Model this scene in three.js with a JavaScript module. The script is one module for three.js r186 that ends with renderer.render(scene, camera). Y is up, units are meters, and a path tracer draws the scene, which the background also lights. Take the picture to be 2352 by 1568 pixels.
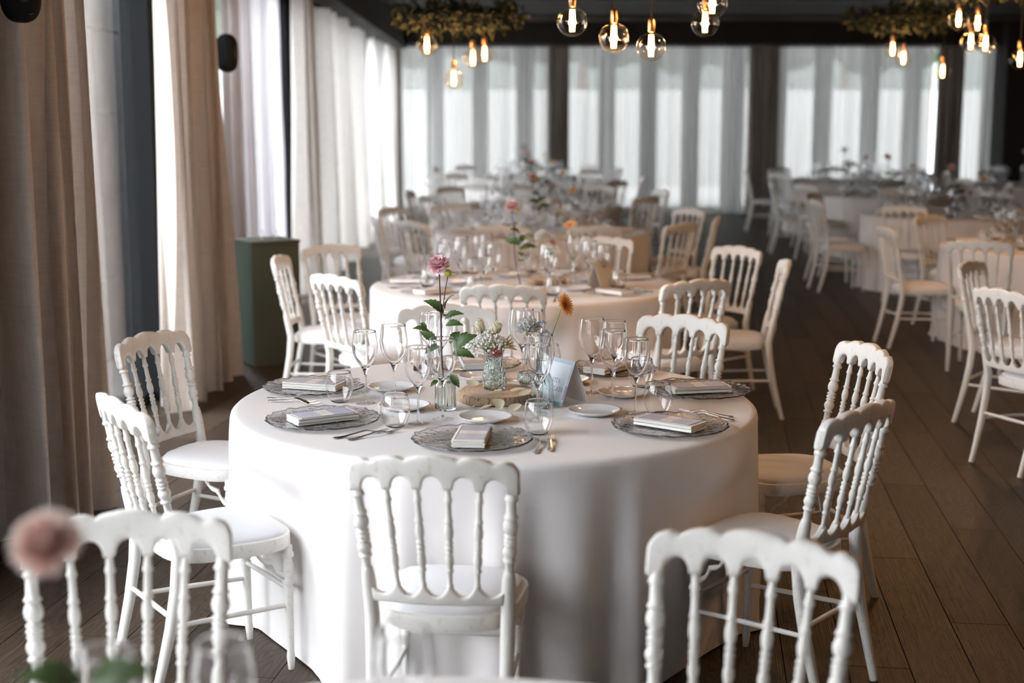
import * as THREE from 'three';
import { mergeGeometries, mergeVertices, toCreasedNormals } from 'three/addons/utils/BufferGeometryUtils.js';
import { RoundedBoxGeometry } from 'three/addons/geometries/RoundedBoxGeometry.js';
import { RectAreaLightUniformsLib } from 'three/addons/lights/RectAreaLightUniformsLib.js';
RectAreaLightUniformsLib.init();

// ---------------------------------------------------------------- camera, sky, exposure
const scene = new THREE.Scene();
const camera = new THREE.PerspectiveCamera(26.99, 1.5, 0.05, 200);
camera.rotation.order = 'YXZ';
camera.position.set(0, 1.76, 0);
camera.rotation.set(THREE.MathUtils.degToRad(-9.112), THREE.MathUtils.degToRad(-0.491), 0);
camera.focus = 5.0;
camera.userData.fStop = 1.8;
const renderer = new THREE.WebGLRenderer({ antialias: true });
renderer.toneMapping = THREE.LinearToneMapping;
renderer.toneMappingExposure = 1.22;
renderer.shadowMap.enabled = true;
const SKY = 8.4;                                   // overcast daylight
scene.background = new THREE.Color().setRGB(0.945, 0.985, 1.04);
scene.backgroundIntensity = SKY;
const BULB = 0.42;                                  // candela of one filament bulb

// ---------------------------------------------------------------- helpers
const V = (x, y, z) => new THREE.Vector3(x, y, z);
const P2 = (x, z) => [x, -z];                      // plan: x to the right, z away from the camera
let seed = 7;
const rnd = () => { seed = (seed + 0x6D2B79F5) | 0; let t = Math.imul(seed ^ (seed >>> 15), 1 | seed); t = (t + Math.imul(t ^ (t >>> 7), 61 | t)) ^ t; return ((t ^ (t >>> 14)) >>> 0) / 4294967296; };
const rr = (a, b) => a + (b - a) * rnd();
const taken = new Map();
function numbered(name) {
  const n = taken.get(name) ?? 0; taken.set(name, n + 1);
  return n ? name + '_' + String(n).padStart(3, '0') : name;
}
function part(name, geo, mat, parent) {
  const m = new THREE.Mesh(geo, mat); m.name = name; m.castShadow = m.receiveShadow = true; parent.add(m); return m;
}
function tag(o, label, category, group, kind) {
  o.userData = { label, category };
  if (group) o.userData.group = group;
  if (kind) o.userData.kind = kind;
  return o;
}
function thing(name, label, category, [x, y, z] = [0, 0, 0], turn = 0, group, kind) {
  const g = new THREE.Group(); g.name = numbered(name); g.position.set(x, y, z); g.rotation.y = turn; scene.add(g);
  return tag(g, label, category, group, kind);
}
function single(name, geo, mat, label, category, pos = [0, 0, 0], turn = 0, group, kind) {
  const m = part(numbered(name), geo, mat, scene); m.position.set(...pos); m.rotation.y = turn;
  return tag(m, label, category, group, kind);
}
function copyOf(proto, name, label, pos, turn, group, category) {
  const c = proto.clone(); c.name = numbered(name); scene.add(c); c.position.set(...pos); c.rotation.set(0, turn, 0);
  return tag(c, label, category, group);
}
const turnTo = (fx, fz) => Math.atan2(fx, -fz);    // local +z looks along plan direction (fx, fz)

function grid(rows, closed = false, uvs) {           // rows of Vector3 -> smooth surface
  const n = rows[0].length, pos = [], uv = [], idx = [];
  rows.forEach((r, i) => r.forEach((p, j) => { pos.push(p.x, p.y, p.z); const t = uvs ? uvs(i, j, p) : [j / (n - 1), i / (rows.length - 1)]; uv.push(t[0], t[1]); }));
  for (let i = 0; i < rows.length - 1; i++) for (let j = 0; j < n - 1; j++) {
    const a = i * n + j, b = a + 1, c = a + n, d = c + 1;
    idx.push(a, b, d, a, d, c);
  }
  const g = new THREE.BufferGeometry();
  g.setAttribute('position', new THREE.Float32BufferAttribute(pos, 3));
  g.setAttribute('uv', new THREE.Float32BufferAttribute(uv, 2));
  g.setIndex(idx); g.computeVertexNormals();
  if (closed) {                                    // weld the normals along the seam
    const N = g.attributes.normal, a = V(), b = V();
    for (let i = 0; i < rows.length; i++) {
      a.fromBufferAttribute(N, i * n); b.fromBufferAttribute(N, i * n + n - 1); a.add(b).normalize();
      N.setXYZ(i * n, a.x, a.y, a.z); N.setXYZ(i * n + n - 1, a.x, a.y, a.z);
    }
  }
  return g;
}
function sweep(pts, rad, n = 10, flat = 1) {         // tube of changing radius along points, ends capped
  const rows = [], t = V(), side = V(), up = V();
  let ref = V(0, 0, 1); t.subVectors(pts[pts.length - 1], pts[0]).normalize();
  if (Math.abs(t.z) > 0.8) ref = V(0, 1, 0);
  const N = pts.length, len = [0];
  for (let i = 1; i < N; i++) len.push(len[i - 1] + pts[i].distanceTo(pts[i - 1]));
  const at = [];
  for (let i = -1; i <= N; i++) {
    const k = Math.min(N - 1, Math.max(0, i));
    t.subVectors(pts[Math.min(N - 1, k + 1)], pts[Math.max(0, k - 1)]).normalize();
    side.crossVectors(t, ref).normalize(); up.crossVectors(side, t).normalize();
    const r = i === k ? (typeof rad === 'function' ? rad(len[k] / len[N - 1], k) : rad[k]) : 0.0001, row = [];
    for (let j = 0; j <= n; j++) { const a = j / n * Math.PI * 2; row.push(V().copy(pts[k]).addScaledVector(side, Math.cos(a) * r).addScaledVector(up, Math.sin(a) * r * flat)); }
    rows.push(row); at.push(len[k]);
  }
  return grid(rows, true, (i, j) => [j / n * 0.1, at[i]]);
}
function lathe(profile, n = 32) {                    // profile [[r, y], ...]
  const rows = profile.map(([r, y]) => { const row = []; for (let j = 0; j <= n; j++) { const a = -j / n * Math.PI * 2; row.push(V(Math.cos(a) * r, y, Math.sin(a) * r)); } return row; });
  return grid(rows, true, (i, j, p) => [j / n * 0.3, p.y]);
}
function dense(prof, step) {                         // smooth a profile with a centripetal spline
  const c = new THREE.CatmullRomCurve3(prof.map(([r, y]) => V(r, y, 0)), false, 'centripetal');
  const n = Math.max(8, Math.round(c.getLength() / step)); return c.getSpacedPoints(n).map((p) => [Math.max(p.x, 0.0001), p.y]);
}
const bez = (pts, n) => new THREE.CatmullRomCurve3(pts.map((p) => V(...p)), false, 'centripetal').getSpacedPoints(n);
function box(w, h, d, r = 0.004) { return new RoundedBoxGeometry(w, h, d, 2, Math.min(r, w / 2.2, h / 2.2, d / 2.2)); }
function place(g, x, y, z, rx = 0, ry = 0, rz = 0, s = 1) {
  return g.clone().applyMatrix4(new THREE.Matrix4().compose(V(x, y, z), new THREE.Quaternion().setFromEuler(new THREE.Euler(rx, ry, rz, 'YXZ')), V(s, s, s)));
}
function boxUV(g, s = 1) {                           // uv in metres from the dominant axis
  g = g.index ? g.toNonIndexed() : g;
  const p = g.attributes.position, n = g.attributes.normal, uv = [];
  for (let i = 0; i < p.count; i++) {
    const ax = Math.abs(n.getX(i)), ay = Math.abs(n.getY(i)), az = Math.abs(n.getZ(i));
    if (ay >= ax && ay >= az) uv.push(p.getX(i) * s, p.getZ(i) * s); else if (ax >= az) uv.push(p.getZ(i) * s, p.getY(i) * s); else uv.push(p.getX(i) * s, p.getY(i) * s);
  }
  g.setAttribute('uv', new THREE.Float32BufferAttribute(uv, 2)); return g;
}
const merge = (list) => mergeGeometries(list.map((g) => { g = g.index ? g.toNonIndexed() : g; for (const k of Object.keys(g.attributes)) if (!['position', 'normal', 'uv', 'color'].includes(k)) g.deleteAttribute(k); return g; }));
function paint(g, fn) {
  const p = g.attributes.position, c = [], col = new THREE.Color(), v = V();
  for (let i = 0; i < p.count; i++) { v.fromBufferAttribute(p, i); fn(v, col, i); c.push(col.r, col.g, col.b); }
  g.setAttribute('color', new THREE.Float32BufferAttribute(c, 3)); return g;
}

// value noise that tiles
const lattice = []; for (let i = 0; i < 4096; i++) lattice.push(rnd());
function vnoise(x, y, px, py) {
  const xi = Math.floor(x), yi = Math.floor(y), fx = x - xi, fy = y - yi, s = (t) => t * t * (3 - 2 * t);
  const h = (a, b) => lattice[((((a % px) + px) % px) * 61 + (((b % py) + py) % py) * 137 + px * 7) & 4095];
  const u = s(fx), v = s(fy);
  return (h(xi, yi) * (1 - u) + h(xi + 1, yi) * u) * (1 - v) + (h(xi, yi + 1) * (1 - u) + h(xi + 1, yi + 1) * u) * v;
}
const fbm = (x, y, fx, fy, o = 4) => { let s = 0, a = 0.5, t = 0; for (let k = 0; k < o; k++) { s += a * vnoise(x * fx, y * fy, fx, fy); t += a; a *= 0.5; fx *= 2; fy *= 2; } return s / t; };
function texture(w, h, fn, srgb, rep = [1, 1]) {
  const d = new Uint8Array(w * h * 4);
  for (let y = 0; y < h; y++) for (let x = 0; x < w; x++) { const c = fn(x / w, y / h), o = (y * w + x) * 4; for (let k = 0; k < 3; k++) d[o + k] = Math.max(0, Math.min(255, Math.round((c.length ? c[k] : c) * 255))); d[o + 3] = 255; }
  const t = new THREE.DataTexture(d, w, h); t.wrapS = t.wrapT = THREE.RepeatWrapping; t.magFilter = THREE.LinearFilter; t.minFilter = THREE.LinearMipmapLinearFilter;
  if (srgb) t.colorSpace = THREE.SRGBColorSpace; t.repeat.set(...rep); t.needsUpdate = true; return t;
}
const std = (o) => new THREE.MeshStandardMaterial(o), phy = (o) => new THREE.MeshPhysicalMaterial(o);
const rgb = (r, g, b) => new THREE.Color().setRGB(r, g, b);

// ---------------------------------------------------------------- materials
const mixc = (a, b, t) => a.map((v, i) => v + (b[i] - v) * t);
const paintTex = texture(256, 256, (x, y) => {       // off-white paint rubbed through to tan wood here and there
  const n = fbm(x, y, 6, 24, 4), m = fbm(x + 0.31, y + 0.17, 9, 9, 4), w = Math.max(0, m - 0.68) * 4 * (n > 0.45 ? 1 : 0.3);
  return mixc([0.905 - n * 0.015, 0.897 - n * 0.015, 0.878 - n * 0.02], [0.66, 0.53, 0.42], Math.min(0.2, w));
}, true, [9, 9]);
const M = {};
M.paint = std({ map: paintTex, roughness: 0.42 });
const weave = texture(128, 128, (x, y) => 0.5 + 0.25 * Math.sin(x * Math.PI * 64) * Math.sin(y * Math.PI * 64) + 0.25 * (fbm(x, y, 16, 16, 3) - 0.5), false, [12, 12]);
M.cushion = std({ color: rgb(0.83, 0.83, 0.85), roughness: 0.85, bumpMap: weave, bumpScale: 0.0003 });
M.cloth = phy({ color: rgb(0.81, 0.778, 0.765), roughness: 0.9, bumpMap: weave, bumpScale: 0.0003, sheen: 0.3, sheenColor: rgb(1, 1, 1), sheenRoughness: 0.6 });
M.napkin = std({ color: rgb(0.80, 0.775, 0.72), roughness: 0.9, bumpMap: weave, bumpScale: 0.0003 });
const linen = texture(256, 256, (x, y) => { const n = fbm(x, y, 60, 8, 3) * 0.5 + fbm(x, y, 8, 60, 3) * 0.5; return [0.86 + (n - 0.5) * 0.12, 0.845 + (n - 0.5) * 0.12, 0.825 + (n - 0.5) * 0.12]; }, true, [2, 2]);
M.curtain = phy({ map: linen, roughness: 1, transmission: 0.28, thickness: 0, side: THREE.DoubleSide, specularIntensity: 0.2 });
M.curtainTan = phy({ color: rgb(0.86, 0.80, 0.76), map: linen, roughness: 1, transmission: 0.19, thickness: 0, side: THREE.DoubleSide, specularIntensity: 0.2 });  // tanner and less translucent than the other curtains
M.sheer = phy({ color: rgb(0.80, 0.79, 0.82), roughness: 0.95, transmission: 0.6, thickness: 0, side: THREE.DoubleSide, specularIntensity: 0.1 });
M.sheerFar = phy({ color: rgb(0.70, 0.695, 0.68), roughness: 0.86, transmission: 0.82, thickness: 0, side: THREE.DoubleSide, specularIntensity: 0.1 });
M.drape = phy({ color: rgb(0.33, 0.29, 0.26), roughness: 1, transmission: 0.12, thickness: 0, side: THREE.DoubleSide });
M.black = phy({ color: rgb(0.010, 0.011, 0.012), roughness: 0.75, specularIntensity: 0.3 });
M.blackSoft = std({ color: rgb(0.02, 0.02, 0.022), roughness: 0.7 });
M.wallDark = std({ color: rgb(0.03, 0.028, 0.026), roughness: 0.85, bumpMap: texture(128, 128, (x, y) => fbm(x, y, 12, 12, 4), false, [2, 2]), bumpScale: 0.002 });
M.ceiling = std({ color: rgb(0.028, 0.024, 0.02), roughness: 0.8 });
M.beam = std({ color: rgb(0.06, 0.054, 0.048), roughness: 0.6 });
M.pane = phy({ color: 0xffffff, roughness: 0.02, transmission: 1, thickness: 0, ior: 1.45 });
M.glass = phy({ color: 0xffffff, roughness: 0.0, transmission: 1, thickness: 0.002, ior: 1.47 });
M.thinGlass = phy({ color: 0xffffff, roughness: 0.02, transmission: 1, thickness: 0, ior: 1.5 });
const crackle = texture(256, 256, (x, y) => { const a = fbm(x, y, 14, 14, 3), b = fbm(x + 0.4, y + 0.2, 30, 30, 2); return Math.abs(a - 0.5) * 2.2 + b * 0.35; }, false, [5, 5]);
M.charger = phy({ color: rgb(0.97, 0.97, 0.98), roughness: 0.03, transmission: 1, thickness: 0.006, ior: 1.42, bumpMap: crackle, bumpScale: 0.0009 });
M.rim = phy({ color: rgb(0.55, 0.56, 0.60), roughness: 0.05, transmission: 1, thickness: 0.004, ior: 1.5 });
M.cutGlass = phy({ color: rgb(0.86, 0.95, 0.94), roughness: 0.03, transmission: 1, thickness: 0.006, ior: 1.5, bumpMap: crackle, bumpScale: 0.003 });
M.jar = phy({ color: rgb(0.90, 0.96, 0.95), roughness: 0.02, transmission: 1, thickness: 0.004, ior: 1.48 });
M.porcelain = std({ color: rgb(0.82, 0.82, 0.83), roughness: 0.12 });
M.steel = std({ color: rgb(0.58, 0.56, 0.54), roughness: 0.18, metalness: 1 });
M.green = phy({ color: rgb(0.075, 0.135, 0.04), roughness: 0.5, transmission: 0.25, thickness: 0, side: THREE.DoubleSide, vertexColors: false });
M.greenPale = phy({ color: rgb(0.25, 0.36, 0.15), roughness: 0.6, transmission: 0.2, thickness: 0, side: THREE.DoubleSide });
M.stemDark = std({ color: rgb(0.07, 0.025, 0.03), roughness: 0.5 });
M.stemGreen = std({ color: rgb(0.20, 0.30, 0.09), roughness: 0.5 });
M.petal = phy({ color: 0xffffff, vertexColors: true, roughness: 0.8, transmission: 0.45, thickness: 0, side: THREE.DoubleSide });
M.cream = phy({ color: rgb(0.86, 0.83, 0.62), roughness: 0.7, transmission: 0.35, thickness: 0, side: THREE.DoubleSide });
M.blossom = std({ color: rgb(0.88, 0.88, 0.84), roughness: 0.8 });
M.wheat = std({ color: rgb(0.55, 0.40, 0.20), roughness: 0.8 });
M.budYellow = std({ color: rgb(0.55, 0.55, 0.06), roughness: 0.6 });
M.eryng = std({ color: rgb(0.34, 0.40, 0.50), roughness: 0.7 });
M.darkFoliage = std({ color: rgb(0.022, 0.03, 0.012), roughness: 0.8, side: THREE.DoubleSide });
M.hedge = std({ color: rgb(0.05, 0.085, 0.03), roughness: 0.9 });
M.pedestal = std({ color: rgb(0.105, 0.13, 0.105), roughness: 0.6 });
M.brass = std({ color: rgb(0.45, 0.24, 0.12), roughness: 0.3, metalness: 1 });
M.globe = phy({ color: rgb(1, 0.93, 0.84), roughness: 0.0, transmission: 1, thickness: 0, ior: 1.5 });
M.filament = std({ color: rgb(0.2, 0.1, 0.05), emissive: rgb(1, 0.62, 0.27), emissiveIntensity: 14 });
M.paleGround = std({ color: rgb(0.62, 0.61, 0.60), roughness: 0.95, map: texture(128, 128, (x, y) => 0.8 + 0.2 * fbm(x, y, 24, 24, 4), false, [1, 1]) });
const woodTex = (a, b, s) => texture(256, 512, (x, y) => {
  const w = fbm(x + s, y, 3, 2, 3) * 2.2, ring = Math.abs(Math.sin((x * 9 + w * 5) * Math.PI)), f = fbm(x + s, y + s, 120, 6, 3), k = Math.min(1, 0.45 * ring + 0.75 * f - 0.1);
  return mixc(a, b, Math.max(0, k));
}, true, [1 / 0.2, 1 / 0.9]);
const woodBump = texture(256, 256, (x, y) => fbm(x, y, 90, 5, 3), false, [1 / 0.2, 1 / 0.9]);
M.planks = [[[0.14, 0.113, 0.093], [0.34, 0.282, 0.234], 0.1], [[0.12, 0.096, 0.077], [0.295, 0.243, 0.2], 0.4], [[0.16, 0.131, 0.107], [0.37, 0.312, 0.258], 0.7]].map(([a, b, s]) => phy({ specularIntensity: 0.45, map: woodTex(a, b, s), roughness: 0.46, bumpMap: woodBump, bumpScale: 0.0012 }));
M.paleWall = std({ color: rgb(0.55, 0.55, 0.54), roughness: 0.95 });
M.darkGround = std({ color: rgb(0.14, 0.14, 0.14), roughness: 0.95 });
M.palerWall = std({ color: rgb(0.40, 0.44, 0.42), roughness: 0.95 });
M.block = std({ color: rgb(0.13, 0.14, 0.15), roughness: 0.9, map: texture(128, 128, (x, y) => 0.7 + 0.3 * fbm(x, y, 20, 20, 4), false, [1, 1]) });
M.sliceTop = std({ roughness: 0.7, map: texture(256, 256, (x, y) => { const r = Math.hypot(x - 0.5, y - 0.5), n = fbm(x, y, 6, 6, 3), k = 0.5 + 0.5 * Math.sin(r * 110 + n * 9); return mixc([0.86, 0.77, 0.69], [0.78, 0.67, 0.57], k * 0.6 + n * 0.3); }, true) });
M.bark = std({ roughness: 0.9, map: texture(512, 64, (x, y) => { const n = fbm(x, y, 90, 10, 4), k = n > 0.62 ? 1 : 0; return mixc([0.72, 0.62, 0.51], [0.42, 0.33, 0.26], k * 0.6 + n * 0.3); }, true) });

// ---------------------------------------------------------------- the room
const wallX = -2.2, rightX = 9.1, farZ = 25.65, ceilY = 3.32, nearZ = -2.6;
function boxAt(x0, x1, y0, y1, z0, z1, r = 0.003) { return boxUV(place(box(x1 - x0, y1 - y0, z1 - z0, r), (x0 + x1) / 2, (y0 + y1) / 2, -(z0 + z1) / 2)); }
{
  // floor of dark boards, laid a few degrees off the room's axis
  const fl = thing('floor', 'dark brown wooden board floor of the banquet hall', 'floor', [0, 0, 0], 0, null, 'structure');
  part('subfloor', boxAt(wallX - 0.2, rightX + 0.1, -0.12, -0.016, nearZ, farZ + 0.2), M.blackSoft, fl);
  const ang = THREE.MathUtils.degToRad(8), L = 1.9, Wd = 0.2, list = [];
  const base = boxUV(new RoundedBoxGeometry(Wd - 0.003, 0.014, L - 0.003, 1, 0.0012));
  const rest = [[], [], []];
  for (let i = -35; i < 80; i++) for (let j = -9; j < 18; j++) {
    const off = ((i * 0.618) % 1 + 1) % 1, u = i * Wd, v = (j + off) * L, x = u * Math.cos(ang) + v * Math.sin(ang), z = -u * Math.sin(ang) + v * Math.cos(ang);
    if (x < wallX + 0.0 || x > rightX - 0.1 || z < -1.6 || z > farZ - 0.5) continue;
    const vis = z > 1.5 && Math.abs(x) < 0.4 * z + 1.2;
    list.push({ x, z, k: Math.floor(rnd() * 3), d: vis ? Math.hypot(x * 0.7, z) : 900 + z, s: rnd() });
  }
  list.sort((a, b) => a.d - b.d);
  list.forEach((p, n) => {
    if (n < 300) { const m = part(n ? 'plank_' + String(n).padStart(3, '0') : 'plank', base, M.planks[p.k], fl); m.position.set(p.x, -0.007, -p.z); m.rotation.y = -ang + (p.s > 0.5 ? Math.PI : 0); }
    else rest[p.k].push(place(base, p.x, -0.007, -p.z, 0, -ang + (p.s > 0.5 ? Math.PI : 0), 0));
  });
  rest.forEach((r, k) => { const m = part('far_planks' + (k ? '_00' + k : ''), merge(r), M.planks[k], fl); m.userData.kind = 'stuff'; });
}
{
  const c = thing('ceiling', 'dark ceiling above the banquet hall', 'ceiling', [0, 0, 0], 0, null, 'structure');
  part('ceiling_slab', boxAt(wallX - 0.2, rightX + 0.2, ceilY, ceilY + 0.2, nearZ - 0.2, farZ + 0.2), M.ceiling, c);
  part('soffit', boxAt(wallX - 0.02, -1.62, 2.87, ceilY + 0.01, nearZ, farZ), M.ceiling, c);
  part('soffit', boxAt(-1.6, rightX, 2.93, ceilY + 0.01, farZ - 0.62, farZ), M.ceiling, c);
  for (const z of [23.4, 19.6, 15.8, 12.0, 8.2, 4.4, 0.6]) part('ceiling_beam', boxAt(-1.6, rightX, ceilY - 0.07, ceilY + 0.01, z - 0.09, z + 0.09), M.beam, c);
  single('wall_right', boxAt(rightX, rightX + 0.2, 0, ceilY, nearZ - 0.2, farZ + 0.2), M.wallDark, 'dark right-hand wall at the far end of the hall', 'wall', [0, 0, 0], 0, null, 'structure');
  single('unseen_back_wall', boxAt(wallX - 0.2, rightX, 0, ceilY, nearZ - 0.2, nearZ), M.wallDark, 'unseen dark wall behind the viewer, set close to cut rear window light', 'wall', [0, 0, 0], 0, null, 'structure');  // unseen wall, set close to keep window light from behind off the chairs
}
// left wall: posts, transoms and panes
const posts = [-2.5, -0.2, 2.6, 5.75, 8.8, 10.4, 12.5, 14.55, 17.4, 20.3, 23.0, 25.5];  // nearest bays are out of view, their extent set to light the foreground
{
  const w = thing('wall_left', 'left window wall with black steel posts behind the curtains', 'wall', [0, 0, 0], 0, null, 'structure');
  for (const z of posts) { const big = [8.8, 14.55, 20.3].includes(z) ? 0.13 : 0.035; part('post', boxAt(wallX - 0.06, wallX + 0.06 + (big > 0.05 ? 0.05 : 0), 0, 2.9, z - big, z + big), M.black, w); }
  part('pier', boxAt(wallX - 0.1, wallX + 0.12, 0, 2.9, 4.7, 6.05), M.black, w);
  part('pier', boxAt(wallX - 0.1, wallX + 0.12, 0, 2.9, 14.15, 15.3), M.black, w);
  part('sill', boxAt(wallX - 0.06, wallX + 0.05, 0, 0.07, nearZ, farZ), M.black, w);
  part('head', boxAt(wallX - 0.06, wallX + 0.06, 2.84, ceilY, nearZ, farZ), M.black, w);
  for (let i = 0; i < posts.length - 1; i++) {
    const p = single('window_' + (i + 1), boxAt(wallX - 0.004, wallX + 0.004, 0.06, 2.85, posts[i] + 0.03, posts[i + 1] - 0.03), M.pane, 'tall glass pane of the left window wall, ' + ['first', 'second', 'third', 'fourth', 'fifth', 'sixth', 'seventh', 'eighth', 'ninth', 'tenth', 'eleventh', 'twelfth', 'thirteenth'][i] + ' from the near end', 'window', [0, 0, 0], 0, null, 'structure');
    p.castShadow = false;
  }
}
// far wall: mullions, panes, solid stretch behind the dark drapes
const farMull = [-1.9, -1.15, -0.35, 0.45, 1.0, 1.9, 2.65, 3.4, 4.2, 4.95, 5.75, 6.6, 7.35, 8.05, 8.75];
{
  const w = thing('wall_far', 'far window wall with dark mullions behind sheer curtains', 'wall', [0, 0, 0], 0, null, 'structure');
  for (const x of farMull) part('mullion', boxAt(x - 0.15, x + 0.15, 0, 2.95, farZ - 0.06, farZ + 0.06), M.blackSoft, w);
  part('sill', boxAt(wallX, rightX, 0, 0.1, farZ - 0.06, farZ + 0.06), M.blackSoft, w);
  part('head', boxAt(wallX, rightX, 2.9, ceilY, farZ - 0.06, farZ + 0.06), M.blackSoft, w);
  part('corner_wall', boxAt(wallX - 0.1, -1.9, 0, ceilY, farZ - 0.08, farZ + 0.08), M.wallDark, w);
  part('corner_wall', boxAt(8.7, rightX + 0.1, 0, ceilY, farZ - 0.9, farZ + 0.08), M.wallDark, w);
  for (let i = 0; i < farMull.length - 1; i++) single('window_' + (i + 12), boxAt(farMull[i] + 0.14, farMull[i + 1] - 0.14, 0.08, 2.92, farZ - 0.004, farZ + 0.004), M.pane, 'glass pane of the far window wall, number ' + (i + 1) + ' counted from the left corner', 'window', [0, 0, 0], 0, null, 'structure').castShadow = false;
}
// outside the windows, with unseen pieces placed to shape the daylight
single('unseen_yard', boxAt(-40, -2.32, -0.3, -0.13, -30, 25.7), M.darkGround, 'unseen ground outside the left windows, kept dark to cut bounced light', 'yard', [0, 0, 0], 0, null, 'structure');  // unseen ground, dark so little light bounces up onto the cloths
single('added_yard_wall', boxAt(-7.3, -7.0, -0.13, 1.75, -8, 6.5), M.block, 'unseen grey wall added outside the near left windows, blocking low sky', 'wall', [0, 0, 0], 0, null, 'structure');  // unseen wall added to block low sky light at the near windows
single('terrace', boxAt(-40, 60, -0.3, -0.13, 25.72, 80), M.paleGround, 'pale gravel terrace outside the windows', 'terrace', [0, 0, 0], 0, null, 'structure');
{
  const b = thing('block_wall', 'grey concrete block wall outside the left window', 'wall', [0, 0, 0], 0, null, 'structure');
  part('mortar', boxAt(-3.28, -3.02, -0.13, 3.6, 8.72, 12.28), M.block, b);
  for (let r = 0; r < 6; r++) for (let k = 0; k < 4; k++) {
    const z = 8.7 + k * 0.9 + (r % 2) * 0.0;
    part('block', boxAt(-3.3, -3.0, -0.1 + r * 0.62, 0.512 + r * 0.62, z + 0.008, z + 0.892, 0.012), M.block, b);
  }
}
{
  const leaf = new THREE.IcosahedronGeometry(1, 1);
  function bushy(n, w, h, d, s) {
    const gs = []; for (let i = 0; i < n; i++) { const g = leaf.clone(); const sc = rr(s * 0.6, s); g.scale(sc, sc * rr(0.6, 1), sc); g.rotateY(rr(0, 6)); g.translate(rr(-w, w), rr(-h, h), rr(-d, d)); gs.push(g); }
    return merge(gs);
  }
  single('unseen_porch_roof', boxAt(-2.3, 9.3, 2.98, 3.15, 25.8, 29.6, 0.02), M.wallDark, 'unseen porch roof shading the upper part of the far windows', 'roof', [0, 0, 0], 0, null, 'structure');  // unseen roof, placed to darken the upper far sheers
  for (const px of [-2.1, 1.03, 4.6, 9.1]) part('unseen_porch_post', boxAt(px - 0.06, px + 0.06, -0.13, 2.98, 29.4, 29.52, 0.01), M.blackSoft, scene.children[scene.children.length - 1]);
  single('unseen_building', boxAt(-30, 45, -0.13, 7, 59, 60, 0.02), M.palerWall, 'unseen pale building behind the trees, dimming the sky between them', 'building', [0, 0, 0], 0, null, 'structure');  // unseen backing behind the trees, dims the bright sky gap
  single('unseen_pale_wall', boxAt(-14, 24, -0.13, 2.35, 37.8, 38.2, 0.02), M.paleWall, 'unseen long pale wall beyond the far windows, brightening the lower sheers', 'wall', [0, 0, 0], 0, null, 'structure');  // unseen wall, pale to brighten the lower far sheers
  for (let i = 0; i < 9; i++) {
    const x = -11 + i * 4.6 + rr(-0.1, 0.1), t = thing('tree', 'leafy tree beyond the pale wall outside, ' + ['first', 'second', 'third', 'fourth', 'fifth', 'sixth', 'seventh', 'eighth', 'ninth'][i] + ' from left', 'tree', [x, -0.13, -(44 + (i % 2) * 6)], rr(0, 6), 'trees beyond the far windows');
    part('trunk', sweep([V(0, -0.1, 0), V(0.05, 2, 0), V(0, 4, 0.1)], [0.2, 0.16, 0.12], 8), M.bark, t);
    part('crown', place(bushy(130, 2.5, 2.6, 1.6, 1.2), 0, 6.6, 0), M.hedge, t);
  }
}

// ---------------------------------------------------------------- curtains
function curtainGeo(len, h, folds, amp, opt = {}) {  // runs along local x, hangs from y = h to the floor, folds in local z
  const cols = folds * 14, rows = 26, R = [], ph = [], am = [];
  for (let k = 0; k <= folds + 1; k++) { ph.push(rr(-0.35, 0.35)); am.push(rr(0.6, 1.25)); }
  const lean = opt.lean ?? 0, tight = opt.tight ?? 0;
  for (let i = 0; i <= rows; i++) {
    const t = i / rows, row = [];
    for (let j = 0; j <= cols; j++) {
      const s = j / cols, f = s * folds, k = Math.floor(f), q = f - k, a0 = am[k] * (1 - q) + am[k + 1] * q, p0 = ph[k] * (1 - q) + ph[k + 1] * q;
      const drop = 0.75 + 0.45 * t, w = Math.sin((f + p0 + 0.06 * Math.sin(t * 4 + k)) * Math.PI * 2);
      const shaped = Math.sign(w) * Math.pow(Math.abs(w), 0.8);
      const x = (s - 0.5) * len * (1 - tight * (1 - t)) + lean * (1 - t) + amp * 0.35 * Math.sin((f + p0) * Math.PI * 4) * drop;
      row.push(V(x, h * (1 - t) + 0.006 + (t === 1 ? 0.004 * Math.sin(f * 3) : 0), amp * a0 * shaped * drop));
    }
    R.push(row);
  }
  return grid(R, false, (i, j) => [j / cols * len * 1.6, i / rows * h]);
}
function curtain(name, label, x, z0, z1, folds, amp, mat, opt = {}) {
  const t = thing(name, label, 'curtain', [x, 0, -(z0 + z1) / 2], Math.PI / 2, opt.group);
  part('panel', curtainGeo(z1 - z0, opt.h ?? 2.85, folds, amp, opt), mat, t);
  part('rail', place(box(z1 - z0 + 0.06, 0.025, 0.03), 0, (opt.h ?? 2.85) + 0.012, 0), M.black, t);
  return t;
}
curtain('curtain', 'tan cream curtain bunched at the left edge of the picture', -1.93, 5.55, 6.36, 4, 0.14, M.curtainTan, { lean: 0.1 });
curtain('curtain', 'cream curtain hanging right of the exposed window and black post', -1.93, 8.25, 9.5, 4, 0.15, M.curtainTan, { lean: 0.0 });
curtain('curtain', 'bright white sheer curtain behind the green pedestal', -2.04, 10.75, 13.3, 12, 0.06, M.sheer);
curtain('curtain', 'narrow pale curtain just right of the second black post', -1.9, 13.75, 14.25, 2, 0.12, M.curtain);
curtain('curtain', 'long bright curtain in the middle of the left window wall', -1.9, 15.1, 17.7, 3, 0.17, M.curtain);
curtain('curtain', 'cream curtain third from the far left corner', -1.9, 18.5, 20.4, 2, 0.17, M.curtain);
curtain('curtain', 'cream curtain second from the far left corner', -1.9, 21.1, 22.6, 2, 0.16, M.curtain);
curtain('curtain', 'cream curtain nearest the far left corner', -1.9, 23.2, 24.6, 2, 0.15, M.curtain);
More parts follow.
